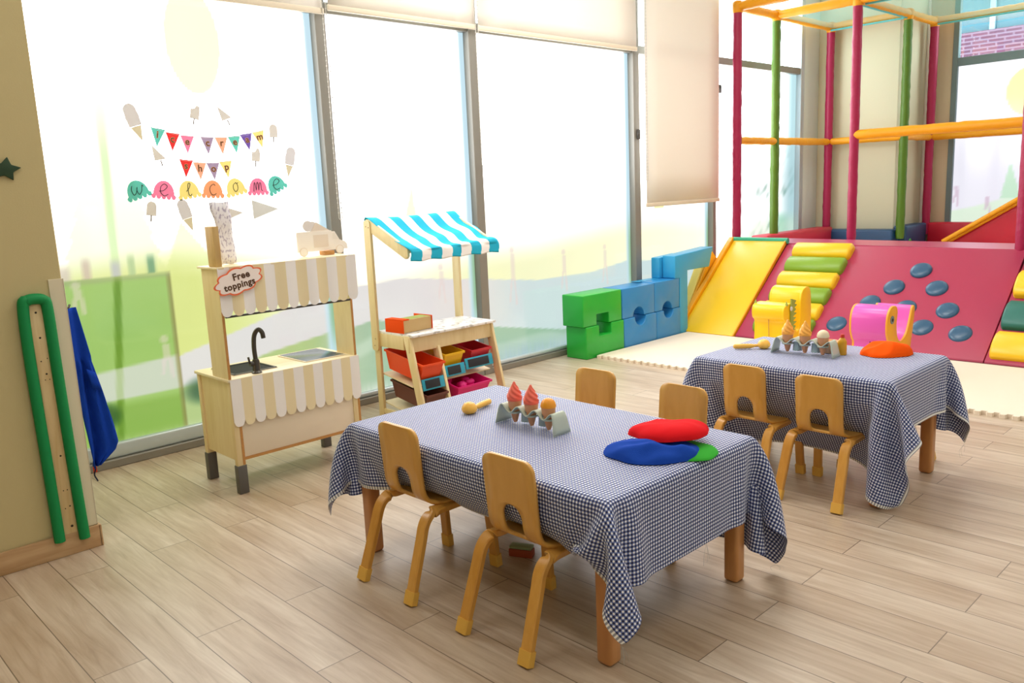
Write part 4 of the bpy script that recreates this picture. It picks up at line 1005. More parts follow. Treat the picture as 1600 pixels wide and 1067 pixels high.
popsicle(2.006, 1.803, -14, 'white paper popsicle with a bite out, top middle of the window display', bite=True)
popsicle(2.172, 1.80, 22, 'white paper triangle lolly at the top right of the window display', tri=True)
popsicle(2.457, 1.712, -3, 'white paper popsicle right of the cream pennants on the window')
popsicle(1.787, 1.586, 12, 'white paper triangle lolly between the two pennant rows, at their left', tri=True)
popsicle(2.335, 1.578, -8, 'bluish white paper popsicle with a bite out, below the violet pennant', bite=True)
popsicle(1.716, 1.306, -9, 'white paper popsicle below the w of welcome on the window')
def papercone(y, z, rot, nm, s=1):
    c, sn = math.cos(R(rot)), math.sin(R(rot)); T = lambda P: [((x*c-yy*sn)*s, (x*sn+yy*c)*s) for x, yy in P]
    r = THING('paper_ice_cream_cone', (GX, y, z), label=nm, cat='paper cone', group='white paper ice creams on the window')
    OBJ('scoops', sheet(T([(-.03, -.012), (.03, -.012)]+circ(.002, .03, .031, -20, 20, 4)+circ(0, .062, .030, -10, 190, 16)+circ(-.002, .03, .031, 160, 200, 4))), wp[0], r, smooth=0)
    OBJ('cone', sheet(T([(-.026, -.013), (.026, -.013), (.004, -.085)])), wp[3], r, smooth=0)
papercone(1.683, 1.738, 16, 'white paper double-scoop cone at the left of the turquoise i pennant', 1.1)
papercone(2.542, 1.532, -14, 'white paper double-scoop cone at the right edge of the window display')
papercone(1.898, 1.258, 15, 'white paper double-scoop cone below the l of welcome on the window')
art('paper_triangle', [(-.07, .05), (-.062, -.052), (.088, .004)], (GX, 2.352, 1.272), wp[2], .0012, R(-3), label='larger grey-white paper triangle below the m of welcome, pointing right', cat='paper triangle')
art('paper_triangle', [(-.06, .042), (-.052, -.046), (.072, .0)], (GX, 2.148, 1.262), wp[1], .0012, R(-1), label='smaller grey-white paper triangle partly behind the receipt', cat='paper triangle')

# ------------------------------------------------------------ market stall with awning and baskets
st = THING('market_stall', (.56, 3.09, 0), label='wooden toy market stall with turquoise striped awning and basket shelves, between two window posts', cat='market stall')
SY = (2.757, 3.375)
def stl(name, mb, m, par=st, **a): return OBJ(name, mb, m, par, world=True, **a)
SB, SF = .375, .735
def rounded_plank(x0, x1, z0, z1, y0, y1, r=.018):
    pts = [(x0, z0+r)]+[(x0+r-r*math.cos(R(a)), z0+r-r*math.sin(R(a))) for a in (30, 60)]+[(x0+r, z0), (x1-r, z0)]+[(x1-r+r*math.sin(R(a)), z0+r-r*math.cos(R(a))) for a in (30, 60)]+[(x1, z0+r), (x1, z1-r)]+[(x1-r+r*math.cos(R(a)), z1-r+r*math.sin(R(a))) for a in (30, 60)]+[(x1-r, z1), (x0+r, z1)]+[(x0+r-r*math.sin(R(a)), z1-r+r*math.cos(R(a))) for a in (30, 60)]+[(x0, z1-r)]
    return MB().poly(pts, (y0, y1), 'y')
screw = M('screw_hole', '8a6a40', .6)
for i, y in enumerate(SY):
    o = -.014 if i == 0 else .014
    stl('rear_leg', MB().box(SB, SB+.05, y-.009, y+.009, 0, .525, .003), MT['birch'])
    up = stl('upright_post', rounded_plank(SB-.002, SB+.058, .43, 1.185, y+o-.008, y+o+.008), MT['birch'])
    sc = MB()
    for x, z in ((.40, .46), (.41, .50), (.395, 1.15), (.42, 1.145)): sc.box(x-.003, x+.003, y+o-.0088, y+o+.0088, z-.003, z+.003)
    stl('screw_cap', sc, screw, up)
    ar = [(SB+.012, 1.19), (SB+.045, 1.192), (.765, 1.03), (.765, .99), (.75, .975), (.735, .975), (SB+.03, 1.125)]
    stl('awning_arm', MB().poly(ar, (y-.008*(1 if i == 0 else -1)-.008, y-.008*(1 if i == 0 else -1)+.008), 'y', .003), MT['birch'])
    stl('side_rail', MB().box(SB+.045, .66, y-.008, y+.008, .455, .535, .003), MT['birch'])
    fl = [(.66, .54), (.72, .54), (.845, 0), (.79, 0)]
    stl('front_leg', MB().poly(fl, (y-.009, y+.009), 'y', .003), MT['birch'])
    stl('foot_rail', MB().box(SB+.04, .80, y-.007, y+.007, .05, .08, .003), MT['birch'])
stl('middle_leg', MB().poly([(.672, .46), (.725, .46), (.83, .03), (.78, .03)], (2.942, 2.962), 'y', .003), MT['birch'])
stl('middle_rear_leg', MB().box(SB, SB+.03, 2.942, 2.962, .03, .525, .003), MT['birch'])
stl('front_apron', MB().box(.705, .718, SY[0]-.012, SY[1]+.01, .445, .532, .003), MT['birch']); stl('rear_apron', MB().box(SB+.002, SB+.014, SY[0], SY[1], .445, .532, .003), MT['birch'])
def marble():
    m, nt, p = newmat('pale_marble_top'); tc = N(nt, 'ShaderNodeTexCoord'); n = N(nt, 'ShaderNodeTexNoise'); n.inputs['Scale'].default_value = 26; n.inputs['Detail'].default_value = 6
    nt.links.new(tc.outputs['Object'], n.inputs['Vector']); r = ramp(nt, [(.36, 'b8b2ac'), (.46, 'f2f0ee'), (1, 'faf9f8')], n.outputs['Fac']); nt.links.new(r.outputs[0], p.inputs['Base Color']); p.inputs['Roughness'].default_value = .25
    return m
stl('counter_top', MB().box(SB+.045, .745, SY[0]-.006, SY[1]+.012, .534, .548, .002), marble())
for y0_, y1_ in ((SY[0]+.01, 2.941), (2.963, SY[1]-.01)):
    for zb, xb in ((.27, .70), (.095, .74)):
        stl('basket_shelf', MB().box(SB+.03, xb, y0_, y1_, zb-.008, zb, .002, rot=Matrix.Rotation(R(9), 3, 'Y')), MT['birchy'])
def awning():
    t = bmesh.new(); uvl = t.loops.layers.uv.new('UVMap'); n = 9; per = 6; ya, yb = SY[0]-.018, SY[1]+.02; prof = bez([(SB-.002, 0, 1.165), (SB+.008, 0, 1.20), (SB+.06, 0, 1.196), (.52, 0, 1.135), (.62, 0, 1.09), (.70, 0, 1.058), (.77, 0, 1.038), (.786, 0, 1.01), (.792, 0, .965)], 6)
    V = []
    for i in range(n*per+1):
        u = i/(n*per); y = ya+(yb-ya)*u; rowv = []
        for j, p in enumerate(prof):
            t_ = j/(len(prof)-1); sag = -.012*math.sin(math.pi*u)*math.sin(math.pi*min(1, t_*1.15))+.006*math.sin(t_*22+u*4)*math.sin(math.pi*t_)
            rowv.append(t.verts.new((p.x+(.006*math.sin(u*19) if t_ > .85 else 0), y+.010*math.sin(t_*15+1)*(1 if .1 < t_ < .95 else .3), p.z+sag-(.006*math.sin(u*14)**2 if t_ > .9 else 0))))
        V.append(rowv)
    for i in range(n*per):
        for j in range(len(prof)-1):
            f = t.faces.new((V[i][j], V[i+1][j], V[i+1][j+1], V[i][j+1]))
            for l in f.loops: l[uvl].uv = (i//per+.5, 0)
    mb = MB(); mb.bm.free(); mb.bm = t; return mb
stl('awning', awning(), MT['awn'], thick=.0015, smooth=60)
stl('awning_rod', MB().tube([(.76, SY[0], 1.015), (.76, SY[1], 1.015)], .009, 12), MT['birch'])
def basket(loc, sx, sy, h, m, label, fill=None, rot=9):
    r = THING('storage_basket', loc, label=label, cat='basket', group='coloured storage baskets in the market stall')
    t = .0025; mb = MB(); k_ = .82
    def ring(x, y, z): return [(-x, -y, z), (x, -y, z), (x, y, z), (-x, y, z)]
    L_ = [ring(sx/2*k_, sy/2*k_, 0), ring(sx/2*.97, sy/2*.97, h-.012), ring(sx/2+.004, sy/2+.004, h-.012), ring(sx/2+.004, sy/2+.004, h), ring(sx/2-t, sy/2-t, h), ring(sx/2*k_-t, sy/2*k_-t, .004)]
    b_ = bmesh.new(); V = [[b_.verts.new(p) for p in q] for q in L_]
    b_.faces.new(V[0][::-1]); b_.faces.new(V[-1])
    for a, c in zip(V, V[1:]):
        for i in range(4): b_.faces.new((a[i], a[(i+1) % 4], c[(i+1) % 4], c[i]))
    mb._merge(b_); mb.xf(Matrix.Rotation(R(rot), 4, 'Y'))
    OBJ('basket_body', mb, m, r, smooth=20)
    return r
ZB, ZL = .275, .112
basket((.60, 2.852, ZB+.02), .36, .155, .115, MT['orangep'], 'orange open basket on the upper left shelf of the market stall')
basket((.565, 3.052, ZB+.028), .32, .145, .125, MT['yellowp'], 'yellow basket of orange toy food on the upper shelf of the market stall')
basket((.565, 3.262, ZB+.028), .32, .155, .115, MT['redp'], 'red basket of red toy food on the upper right shelf of the market stall')
basket((.625, 3.14, ZL+.02), .34, .26, .105, MT['magp'], 'magenta basket of pink toys on the lower shelf of the market stall')
basket((.62, 2.86, ZL+.02), .34, .15, .10, MT['brownp'], 'dark brown basket on the lower left shelf of the market stall')
def toyfood(y, x, z, n, m, nm, grp, seed, sx=.11, sy=.05, r_=.022):
    rs = random.Random(seed)
    for i in range(n):
        o = OBJ('toy_food', MB().lathe([(0, -r_*.7), (r_*.8, -r_*.5), (r_, 0), (r_*.7, r_*.6), (0, r_*.7)], 12, fn=lambda a, z_: 1+.2*math.sin(3*a+i)), m, label=nm, cat='toy food', group=grp, smooth=60)
        xx = x+rs.uniform(-sx, sx); o.location = (xx, y+rs.uniform(-sy, sy), z-(xx-x)*.158); o.rotation_euler = (rs.uniform(-1, 1), rs.uniform(-1, 1), rs.uniform(0, 3))
toyfood(3.052, .565, ZB+.095, 7, M('orange_toy', 'd9772a', .5), 'orange brown toy food piece in the yellow basket', 'toy food in the yellow basket', 1)
toyfood(3.262, .565, ZB+.085, 7, M('red_toy', 'b01a2a', .5), 'red toy food piece in the red basket', 'toy food in the red basket', 2)
toyfood(3.12, .625, ZL+.095, 10, M('pink_toy', 'ec1c88', .5), 'bright pink toy piece in the magenta basket', 'toys in the magenta basket', 3, .10, .08, .028)
# label holders with little blackboards hang on the basket fronts
for y0_, y1_, z_, x_, nm in ((2.775, 2.935, .262, .775, 'turquoise label strip with a small blackboard under the orange basket'), (2.968, 3.12, .302, .745, 'turquoise label holder with a blackboard under the yellow basket'), (3.125, 3.345, .318, .745, 'turquoise label holder with a blackboard under the red basket')):
    r = THING('label_holder', (x_, (y0_+y1_)/2, z_), label=nm, cat='label holder', group='turquoise label holders on the market stall')
    rt = Matrix.Rotation(R(-12), 3, 'Y')
    hw = (y1_-y0_)/2
    OBJ('holder_frame', MB().box(-.004, .004, -hw, hw, -.033, .033, .003, rot=rt), MT['turq'], r)
    OBJ('blackboard_panel', MB().box(.004, .0062, -hw+.02, hw-.035, -.024, .024, .001, rot=rt, piv=(0, 0, 0)), MT['blackboard'], r)
# toy till / open crate on the counter
b = THING('toy_crate', (.565, 2.865, .5485), R(4), label='orange felt toy crate with a tan panel on the market stall counter', cat='crate')
OBJ('end_panel', MB().box(-.075, .085, -.112, -.108, 0, .078, .002), MT['orangef'], b); OBJ('end_panel', MB().box(-.075, .085, .108, .112, 0, .078, .002), MT['orangef'], b)
OBJ('front_panel', MB().box(.07, .078, -.108, .108, 0.001, .074, .002), M('tan_panel', 'd6b47c', .7), b); OBJ('top_panel', MB().box(-.02, .07, -.108, .108, .066, .074, .002), M('olive_lid', '9aa63a', .7), b)
OBJ('side_panel', MB().box(-.07, .08, -.112, -.06, .072, .078, .001), MT['orangef'], b)
OBJ('base_panel', MB().box(-.07, .07, -.108, .108, 0, .006), M('crate_base', 'c8a06c', .7), b)

# ------------------------------------------------------------ left wall: padded board, ivy, apron
pb = THING('padded_height_board', (1.0, .85, .075), label='pine board with screw holes edged by a green foam tube on the left wall', cat='wall board')
def yz(pts, x): return [(x, y, z) for y, z in pts]
OBJ('pine_strip', MB().poly([(.822, .99), (.868, .988), (.880, .07), (.831, .074)], (.985, .999), 'x', .002), MT['pine'], pb, world=True)
OBJ('foam_edging', MB().tube(bez(yz([(.812, .068), (.808, .4), (.803, .75), (.806, .975), (.822, 1.002), (.85, 1.006), (.876, .998), (.886, .965), (.888, .75), (.893, .4), (.900, .055)], 1.003), 8), .020, 14), MT['foam'], pb, world=True, smooth=60)
hm = MB()
for y, z, r_ in ((.846, .955, .004), (.848, .86, .0038), (.84, .772, .0025), (.862, .78, .002), (.852, .722, .0036), (.845, .70, .002), (.86, .70, .002), (.858, .4, .0036), (.85, .262, .0022), (.864, .262, .0022), (.848, .19, .0022), (.865, .196, .003), (.862, .115, .005)):
    hm.lathe([(0, 0), (r_, 0), (r_, .0006), (0, .0006)], 10, Matrix.Translation((.9992, y, z)) @ Matrix.Rotation(R(90), 4, 'Y'))
OBJ('screw_hole', hm, MT['dark'], pb, world=True, kind='stuff')
lf = []
for i in range(10):
    a = R(90+36*i-12); r_ = .052 if i % 2 == 0 else .027; lf.append((.820+r_*math.cos(a), 1.475+r_*math.sin(a)*.85))
OBJ('ivy_leaf', MB().poly(lf, (.986, .994), 'x', .003), MT['leaf'], label='dark green artificial ivy leaf stuck on the left wall near the picture edge', cat='leaf', smooth=50)
ap = THING('child_apron', (.92, 1.0, .94), label='royal blue cotton apron hanging folded from the end of the left wall', cat='apron')
def apron():
    G = []; n = 26
    Lf = [(.938, .945), (.947, .975), (.80, .965), (.60, .968), (.45, .978), (.36, .990), (.29, 1.0)]
    for i in range(n+1):
        z = .945-.655*i/n
        yl = np.interp(-z, [-.945, -.8, -.6, -.45, -.29], [.972, .974, .976, .985, .998]); yr = np.interp(-z, [-.945, -.86, -.72, -.69, -.5, -.35, -.29], [1.018, 1.03, 1.048, 1.054, 1.085, 1.112, 1.03])
        row_ = []
        for j in range(15):
            t = j/14; y = yl+(yr-yl)*t
            x = .90+.018*math.sin(t*7+i*.12)*(.3+i/n)-.02*t+(.012*math.sin(t*15+i*.3) if i > 8 else 0)
            zz = z-(.0 if i < n else 0)+.012*t*(i/n)
            row_.append((x, y, zz))
        G.append(row_)
    return MB().grid([[Vector(p) for p in r] for r in G])
OBJ('apron_cloth', apron(), MT['apron'], ap, world=True, thick=.004, smooth=60)
OBJ('pocket', MB().grid([[Vector((.912-.006*t, 1.015+.033*t+.01*i, .70-.02*t-.05*i)) for t in (0, .33, .66, 1)] for i in (0, .5, 1, 1.6)]), MT['apron'], ap, world=True, thick=.004)
OBJ('apron_string', MB().tube(bez([(.905, .998, .31), (.91, 1.0, .29), (.905, .994, .265), (.90, 1.005, .235)], 6), .003, 6), M('dark_string', '14203c', .8), ap, world=True)
OBJ('red_tag', MB().box(.895, .90, .994, 1.008, .272, .296, .001), M('red_tag', 'd93a1e', .7), ap, world=True)
OBJ('hook', MB().tube(bez([(.93, .954, .955), (.93, .975, .95), (.925, .985, .962)], 5), .004, 8), MT['steel'], ap, world=True)

# ------------------------------------------------------------ play corner: foam mat, blocks, padded ramp, slide, frame
def foam_mat():
    x0, x1, y0, y1 = .285, 6.2, 4.885, 6.10; p_ = .0625; pts = [(x0, y1)]
    n = int((x1-x0)/p_); pts.append((x0, y0))
    for i in range(n):
        a = x0+i*p_
        pts += [(a+.010, y0), (a+.004, y0-.016), (a+.010, y0-.028), (a+.036, y0-.028), (a+.042, y0-.016), (a+.036, y0)]
    pts += [(x1, y0), (x1, y1)]
    OBJ('foam_play_mat', MB().poly(pts, (.0, .022), 'z'), MT['mat_'], label='beige foam play mat with notched puzzle edge in front of the climbing ramp', cat='mat', smooth=0)
foam_mat()
def ublock(y0, y1, z0, z1, x0, x1, m, notch, up, label, grp, round_=False, loc=None):
    """block along the window with a square or round bite in the middle of its top (up) or bottom"""
    c = (y0+y1)/2; d = notch; pts = []
    if round_:
        r_ = d; arc = [(c-r_*math.cos(R(a)), (z1 if up else z0)+(-1 if up else 1)*r_*math.sin(R(a))) for a in range(0, 181, 12)]
    else:
        zz = (z1-d) if up else (z0+d); w_ = .075; e = z1 if up else z0; arc = [(c-w_, e), (c-w_, zz), (c+w_, zz), (c+w_, e)]
    if up: pts = [(y0, z0), (y0, z1)]+arc+[(y1, z1), (y1, z0)]
    else: pts = [(y0, z1), (y0, z0)]+arc+[(y1, z0), (y1, z1)]
    return OBJ('foam_block', MB().poly(pts, (x0, x1), 'x', .008, 3), m, label=label, cat='foam block', group=grp, smooth=40)
BG = 'vinyl foam blocks lined up at the window'
ublock(4.76, 5.225, 0, .252, .065, .275, MT['greenv'], .085, True, 'green notched foam block on the floor, at the near end of the block row', BG)
ublock(4.735, 5.205, .254, .50, .055, .27, MT['greenv'], .085, False, 'green notched foam block lying on top of the other green block', BG)
ublock(5.23, 5.665, 0, .252, .065, .275, MT['blue'], .075, True, 'blue foam block with a half-round bite on the floor beside the green one', BG, True)
ublock(5.215, 5.645, .254, .50, .06, .27, MT['blue'], .075, False, 'blue foam block with a half-round bite on top, touching the upper green block', BG, True)
ublock(5.67, 6.01, 0, .252, .065, .275, MT['blue'], .07, True, 'blue foam block with a half-round bite on the floor below the tall arm block', BG, True)
ublock(5.65, 6.005, .254, .505, .06, .27, MT['blue'], .07, False, 'blue foam block with a half-round bite on top, against the tall arm block', BG, True)
OBJ('foam_block', MB().poly([(6.015, .0), (6.015, .502), (5.94, .507), (5.94, .70), (6.53, .735), (6.47, .56), (6.13, .56), (6.13, .0)], (.14, .272), 'x', .008, 3), MT['cyan'], label='tall light blue angled foam block whose arm reaches over towards the slide', cat='foam block', group=BG, smooth=40)
OBJ('foam_block', MB().poly([(5.90, .507), (5.90, .685), (6.2, .70), (6.2, .507)], (.05, .136), 'x', .008, 3).box(.05, .136, 5.60, 6.2, .505, .507), MT['cyan'], label='second light blue foam block behind the tall arm block, against the window', cat='foam block', group=BG, smooth=40)

RY0, RY1, RZ1 = 6.12, 7.0, .73
ang = math.atan2(RZ1, RY1-RY0); nrm = Vector((0, -math.sin(ang), math.cos(ang))); tng = Vector((0, math.cos(ang), math.sin(ang)))
def onramp(x, t, h=0):     # t metres up the slope, h above it
    p = Vector((x, RY0, 0))+tng*t+nrm*h; return p
RL = math.hypot(RZ1, RY1-RY0)
zl = lambda x: .745-.018*x
ramp_ = THING('padded_ramp', (1.6, 6.5, 0), label='wide magenta padded climbing ramp with blue discs and roll steps', cat='ramp')
def rp(name, mb, m, par=ramp_, **a): return OBJ(name, mb, m, par, world=True, **a)
rp('ramp_body', MB().poly([(RY0-.005, 0), (RY0+.01, .035), (RY1-.01, RZ1-.008), (RY1-.005, RZ1-.008), (RY1-.005, 0)], (.745, 2.645), 'x', .012, 3), MT['pink'])
rp('ramp_body', MB().poly([(RY0-.005, 0), (RY0+.01, .035), (RY1-.01, RZ1-.03), (RY1-.005, RZ1-.03), (RY1-.005, 0)], (2.652, 5.2), 'x', .012, 3), MT['pink'])
rp('foot_gap_strip', MB().box(.745, 5.2, RY0-.012, RY0+.02, .002, .022, .002), MT['maroon'])  # dark maroon base board along the foot of the ramp
for x, y, z in ((1.981, 6.787, .553), (1.839, 6.638, .43), (2.151, 6.647, .437), (1.713, 6.501, .316), (1.993, 6.478, .297), (2.289, 6.48, .298), (1.537, 6.311, .158), (2.167, 6.338, .181), (2.436, 6.317, .164)):
    t = (Vector((x, y, z))-Vector((x, RY0, 0))).dot(tng); p = onramp(x, t, .0)
    m4 = Matrix.Translation(p) @ Matrix.Rotation(ang, 4, 'X')
    r_ = .08
    rp('climbing_disc', MB().lathe([(0, -.004), (r_-.004, -.004), (r_, .006), (r_-.002, .018), (r_-.012, .027), (r_*.6, .034), (0, .037)], 40, m4), MT['disc'], smooth=60)
def roll(x0, x1, t0, t1, m):
    """half-round padded step lying across the ramp"""
    c = (t0+t1)/2; w_ = (t1-t0)/2-.003; pts = []
    G = []
    for x, s in ((x0, .55), (x0+.006, .86), (x0+.02, 1), (x1-.02, 1), (x1-.006, .86), (x1, .55)):
        G.append([onramp(x, c-w_*s*math.cos(R(a))*(1 if a < 90 else 1), .002+.078*s*max(0, math.sin(R(a)))**.6) for a in range(0, 181, 12)])
    mb = MB().grid(G)
    for k in (0, -1):
        f = [mb.bm.verts.new(p) for p in G[k]]; mb.bm.faces.new(f if k else f[::-1])
    bmesh.ops.recalc_face_normals(mb.bm, faces=mb.bm.faces)
    rp('roll_step', mb, m, smooth=50)
ST = [1.125, .955, .775, .60, .425, .255, .08]
for i in range(6): roll(.862+.002*i, 1.378, ST[i+1], ST[i], MT['yellow'] if i % 2 == 0 else MT['greenroll'])
for i, (t0, t1) in enumerate(((.05, .30), (.325, .59), (.635, .885), (.93, 1.11))): roll(2.665, 3.4, t0, t1, (MT['yellow'], MT['darkteal'], MT['yellow'], MT['darkteal'])[i])
sl = THING('foam_slide', (.45, 6.3, 0), label='yellow padded slide with side rail at the left end of the ramp', cat='slide')
def slp(name, mb, m, **a): return OBJ(name, mb, m, sl, world=True, **a)
def slab(x0, x1, t0, t1, h0, h1, bev=.006):
    a = onramp(0, t0, h0); b = onramp(0, t1, h0); c = onramp(0, t1, h1); d = onramp(0, t0, h1)
    return MB().poly([(a.y, max(.002, a.z)), (b.y, b.z), (c.y, c.z), (d.y, max(.002, d.z))], (x0, x1), 'x', bev, 3)
slp('slide_bed', slab(.212, .728, .0, RL+.01, .002, .035), MT['yellow']); slp('slide_base', MB().poly([(RY0, .0), (RY0, .02), (RY1-.008, RZ1-.004), (RY1-.008, 0)], (.20, .738), 'x', .006), MT['maroon'])
slp('side_rail', slab(.165, .211, .0, RL+.02, -.03, .062), MT['yellowo']); slp('edge_piping', slab(.729, .741, .0, RL, .004, .04, .003), MT['yellowo'])
e = onramp(0, RL, .02)
slp('top_roll', MB().tube([(.20, e.y+.012, e.z+.016), (.75, e.y+.012, e.z+.012)], .026, 16), MT['tealroll'])
wd = THING('foam_wedge', (.1, 6.6, 0), label='yellow foam wedge standing between the blue arm block and the slide', cat='foam wedge')
OBJ('wedge_body', MB().poly([(6.22, .02), (6.64, .655), (6.78, .60), (6.78, .0), (6.22, .0)], (.05, .135), 'x', .008), M('pale_yellow_vinyl', 'f0d468', .4, bump=.3, bscale=12), wd, world=True)
OBJ('wedge_edge', MB().poly([(6.20, .03), (6.70, .675), (6.78, .60), (6.28, .0)], (.137, .16), 'x', .005), MT['yellowo'], wd, world=True)

# padded frame
fr = THING('soft_play_frame', (1.4, 8.2, 0), label='padded soft play frame with magenta and green posts, yellow bars and teal net', cat='play frame')
def fp(name, mb, m, par=fr, **a): return OBJ(name, mb, m, par, world=True, **a)
def sleeve(a, b, r_, seed=0, n=None):
    a, b = Vector(a), Vector(b); L_ = (b-a).length; n = n or int(L_/.05)+2; rs = random.Random(seed)
    pts = [a.lerp(b, i/(n-1))+Vector((rs.uniform(-1, 1), rs.uniform(-1, 1), rs.uniform(-1, 1)))*(.0016 if 0 < i < n-1 else 0) for i in range(n)]
    rr = [r_*(1+rs.uniform(-.05, .05)) if 0 < i < n-1 else r_*.9 for i in range(n)]
    return MB().tube(pts, rr, 18)
ZT, ZM, PR = 2.85, 1.675, .042
posts = [(.18, 7.08, 'p'), (.18, 7.79, 'g'), (.18, 8.95, 'p'), (.975, 7.79, 'p'), (.975, 8.95, 'g'), (.975, 9.66, 'p'), (2.60, 7.02, 'p'), (3.6, 7.79, 'g'), (2.95, 9.66, 'p')]
for i, (x, y, c) in enumerate(posts):
    zb = zl(x)-.02 if y < 8 else .6
    if y > 7.5 and x < 3: zb = .70 if y < 8 else .64
    fp('post', sleeve((x, y, zb), (x, y, ZT), PR if (x, y) != (2.6, 7.02) else .046, i), MT['pinkpole' if c == 'p' else 'greenpole'], smooth=60)
top = [((.18, 7.08), (.18, 7.79)), ((.18, 7.79), (.18, 8.95)), ((.18, 7.08), (2.60, 7.06)), ((.18, 7.79), (.975, 7.79)), ((.18, 8.95), (.975, 8.95)), ((.975, 7.79), (.975, 8.95)), ((.975, 8.95), (.975, 9.66)), ((.975, 9.66), (2.95, 9.66)), ((.975, 7.79), (3.6, 7.79))]
for i, (a, b) in enumerate(top): fp('top_bar', sleeve((*a, ZT+.01), (*b, ZT+.01), .04, 20+i), MT['yellowo'], smooth=60)
mid = [((.18, 7.08), (.18, 7.79)), ((.18, 7.79), (.18, 8.95)), ((.18, 8.95), (.975, 8.95)), ((.975, 7.79), (3.6, 7.79)), ((.975, 9.66), (2.95, 9.66)), ((.975, 8.95), (.975, 9.66))]
for i, (a, b) in enumerate(mid): fp('middle_bar', sleeve((*a, ZM), (*b, ZM), .036 if i != 3 else .044, 40+i), MT['yellowo'], smooth=60)
for i, (x, y, c) in enumerate(posts): 
    if i != 7: fp('corner_joint', MB().lathe([(0, -.05), (.044, -.05), (.05, -.01), (.05, .04), (.03, .055), (0, .06)], 16, Matrix.Translation((x, y, ZT+.005))), MT['yellowo'], smooth=60)
def net(pts, name='safety_net'):
    me = bpy.data.meshes.new(name); me.from_pydata([tuple(p) for p in pts], [], [(0, 1, 2, 3)])
    uv = me.uv_layers.new(name='UVMap'); a, b, c, d = [Vector(p) for p in pts]; w_, h_ = (b-a).length, (d-a).length
    for l, q in zip(uv.data, ((0, 0), (w_, 0), (w_, h_), (0, h_))): l.uv = q
    return fp(name, me, MT['net'], smooth=0)
net([(.975, 7.79, ZT-.01), (3.6, 7.79, ZT-.01), (3.6, 9.66, ZT-.01), (.975, 9.66, ZT-.01)]); net([(.2, 7.8, ZT-.01), (.96, 7.8, ZT-.01), (.96, 8.94, ZT-.01), (.2, 8.94, ZT-.01)])

for a, b in (((.975, 7.86), (.975, 8.9)), ((1.02, 9.61), (2.95, 9.61)), ((1.02, 7.84), (3.6, 7.84)), ((.2, 8.9), (.95, 8.9))):
    fp('net_edge', MB().tube([(*a, ZT-.03), (*b, ZT-.03)], .010, 8), M('teal_webbing', '5fb8b8', .6) if 'teal_webbing' not in bpy.data.materials else bpy.data.materials['teal_webbing'])
# ledge and rim pads of the ball pit
led = MB(); b_ = bmesh.new()
vv = [b_.verts.new(p) for p in ((.13, 7.0, zl(.13)), (5.2, 6.97, zl(2.9)), (5.2, 7.56, zl(2.9)+.004), (.13, 7.5, zl(.13)+.004))]; ww = [b_.verts.new((v.co.x, v.co.y, 0)) for v in vv]
b_.faces.new(vv); b_.faces.new(ww[::-1])
for i in range(4): b_.faces.new((vv[i], ww[i], ww[(i+1) % 4], vv[(i+1) % 4]))
bmesh.ops.recalc_face_normals(b_, faces=b_.faces); bmesh.ops.bevel(b_, geom=[e for e in b_.edges if e.verts[0].co.z > .5 and e.verts[1].co.z > .5], offset=.02, segments=3, affect='EDGES')
led._merge(b_); fp('padded_ledge', led, M('rose_ledge_vinyl', 'bc4c70', .28, .5, bump=.04, bscale=5))
fp('rim_pad', MB().box(.09, .28, 7.5, 8.9, .40, .765, .02, 3), MT['red'])
fp('rim_pad', MB().box(.1, .93, 8.86, 9.05, .40, .735, .02, 3), MT['navy']); fp('rim_pad', MB().box(.865, 1.0, 9.05, 9.62, .40, .765, .02, 3), MT['navy'])
fp('rim_pad', MB().box(1.0, 4.2, 9.63, 9.79, .40, .765, .02, 3), MT['red'])
fp('pit_floor', MB().box(.28, 4.2, 7.52, 9.64, .40, .50, .01), MT['red'])
isl = THING('inner_slide', (1.9, 9.2, 0), label='red padded triangle with yellow double rails inside the ball pit, at the right', cat='slide')
OBJ('red_side_panel', MB().poly([(1.38, .50), (1.38, .58), (2.75, 1.44), (2.75, .50)], (9.18, 9.26), 'y', .008), MT['red'], isl, world=True)
for o_ in (0, .045): OBJ('yellow_rail', MB().tube([(1.34, 9.16-o_, .575+o_*.6), (2.75, 9.16-o_, 1.46+o_*.6)], .022, 12), MT['yellowo'], isl, world=True)
for i, (x, y, c, nm) in enumerate(((.95, 9.12, '1f6fc8', 'blue ball pit ball beside the navy pad'), (.98, 9.16, '3aa040', 'green ball pit ball behind the blue one'), (1.33, 9.12, 'e8dcc0', 'cream ball pit ball at the foot of the yellow rails'), (1.58, 9.02, 'efe6d2', 'cream ball pit ball right of the yellow rails, first of two'), (1.66, 9.05, 'e4d6b8', 'cream ball pit ball right of the yellow rails, second of two'))):
    OBJ('pit_ball', MB().lathe([(.035*math.sin(R(a)), -.035*math.cos(R(a))) for a in range(0, 181, 15)], 20), M('ball_%d' % i, c, .35), label=nm, cat='ball', group='ball pit balls', loc=(x, y, .555 if i != 1 else .60), smooth=60)
OBJ('ball_fill', MB().box(.3, 1.3, 7.56, 9.1, .50, .52, .005).box(1.3, 4.1, 7.56, 9.1, .50, .52, .005), MT['mat_'], fr, world=True)

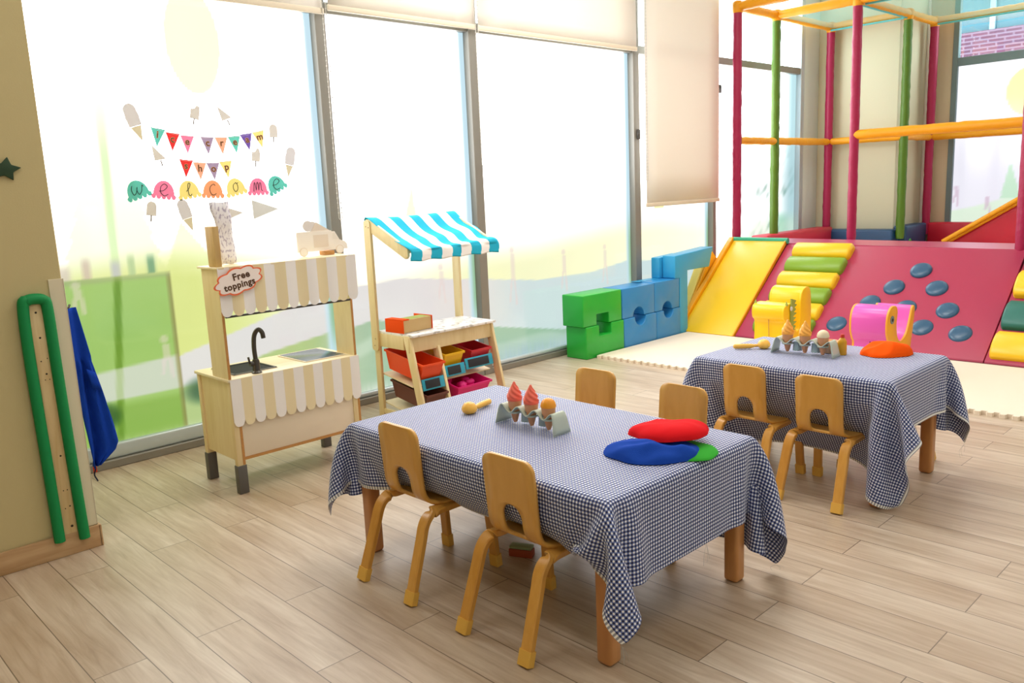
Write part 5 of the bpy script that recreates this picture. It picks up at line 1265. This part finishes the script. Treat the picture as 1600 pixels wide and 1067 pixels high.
# animal rockers
def rocker(loc, w_, prof, m, mside, label, kind):
    r = THING('animal_rocker', loc, label=label, cat='rocking toy')
    OBJ('padded_body', MB().poly(prof, (.012, w_-.012), 'x', .012, 3), m, r, smooth=50)
    for a, b in ((0, .016), (w_-.016, w_)): OBJ('side_panel', MB().poly(prof, (a, b), 'x', .004, 2), mside, r, smooth=50)
    return r
def smoothp(P, n=6): return [(p.x, p.y) for p in bez([(a, b, 0) for a, b in P], n)]
bird = smoothp([(.0, 0.02), (.015, .15), (.03, .23), (.005, .27), (-.02, .33), (-.015, .43), (.03, .485), (.10, .49), (.135, .45), (.125, .36), (.15, .27), (.21, .235), (.29, .27), (.34, .35), (.385, .45), (.42, .43), (.40, .30), (.37, .15), (.37, .02)], 5)
rb_ = rocker((2.10, 5.27, .022), .245, [(a, b*.955) for a, b in bird], MT['bpink'], MT['bedge'], 'pink and orange bird-shaped rocker on the mat behind the second table', 'bird')
OBJ('eye', MB().lathe([(0, 0), (.026, 0), (.026, .004), (0, .004)], 20, Matrix.Translation((.245, .045, .385)) @ Matrix.Rotation(R(90), 4, 'Y')), M('eye_grey', '6a7f8c', .5), rb_)
OBJ('pupil', MB().lathe([(0, 0), (.011, 0), (.011, .002), (0, .002)], 16, Matrix.Translation((.2492, .043, .385)) @ Matrix.Rotation(R(90), 4, 'Y')), MT['dark'], rb_)
OBJ('seam', MB().tube(bez([(.12, .024, .24), (.122, .02, .19), (.135, .012, .12), (.14, .0, .03)], 5), .003, 6), MT['dark'], rb_)
dino = smoothp([(.0, .02), (.01, .2), (.012, .32), (-.02, .36), (-.025, .42), (.0, .455), (.09, .465), (.125, .44), (.12, .33), (.15, .25), (.20, .25), (.22, .35), (.22, .47), (.25, .545), (.33, .56), (.37, .50), (.38, .3), (.38, .02)], 5)
rd = rocker((1.385, 5.3, .022), .245, [(a, b*.935) for a, b in dino], MT['dino'], MT['dino'], 'yellow dinosaur-shaped rocker on the mat, left of the pink one', 'dino')
fz = []
for i in range(8): fz += [(.10+.012*math.sin(i), .46-i*.03), (.135+.01*(i % 2), .45-i*.03)]
OBJ('spiky_frill', MB().poly([(.06, .47)]+fz+[(.06, .25)], (.247, .255), 'x'), MT['dgreen'], rd, smooth=0)
for s in (0, .235): OBJ('spike', MB().lathe([(.012, 0), (0, .035)], 8, Matrix.Translation((s+.005, .02, .425))), MT['dgreen'], rd)
OBJ('eye', MB().lathe([(0, 0), (.016, 0), (.016, .003), (0, .003)], 16, Matrix.Translation((.2555, .06, .40)) @ Matrix.Rotation(R(90), 4, 'Y')), M('eye_white', 'd8e0dc', .5), rd)
OBJ('seam', MB().tube([(.12, -.005, .34), (.122, -.001, .2), (.122, -.003, .05)], .0025, 6), MT['edge'], rd)
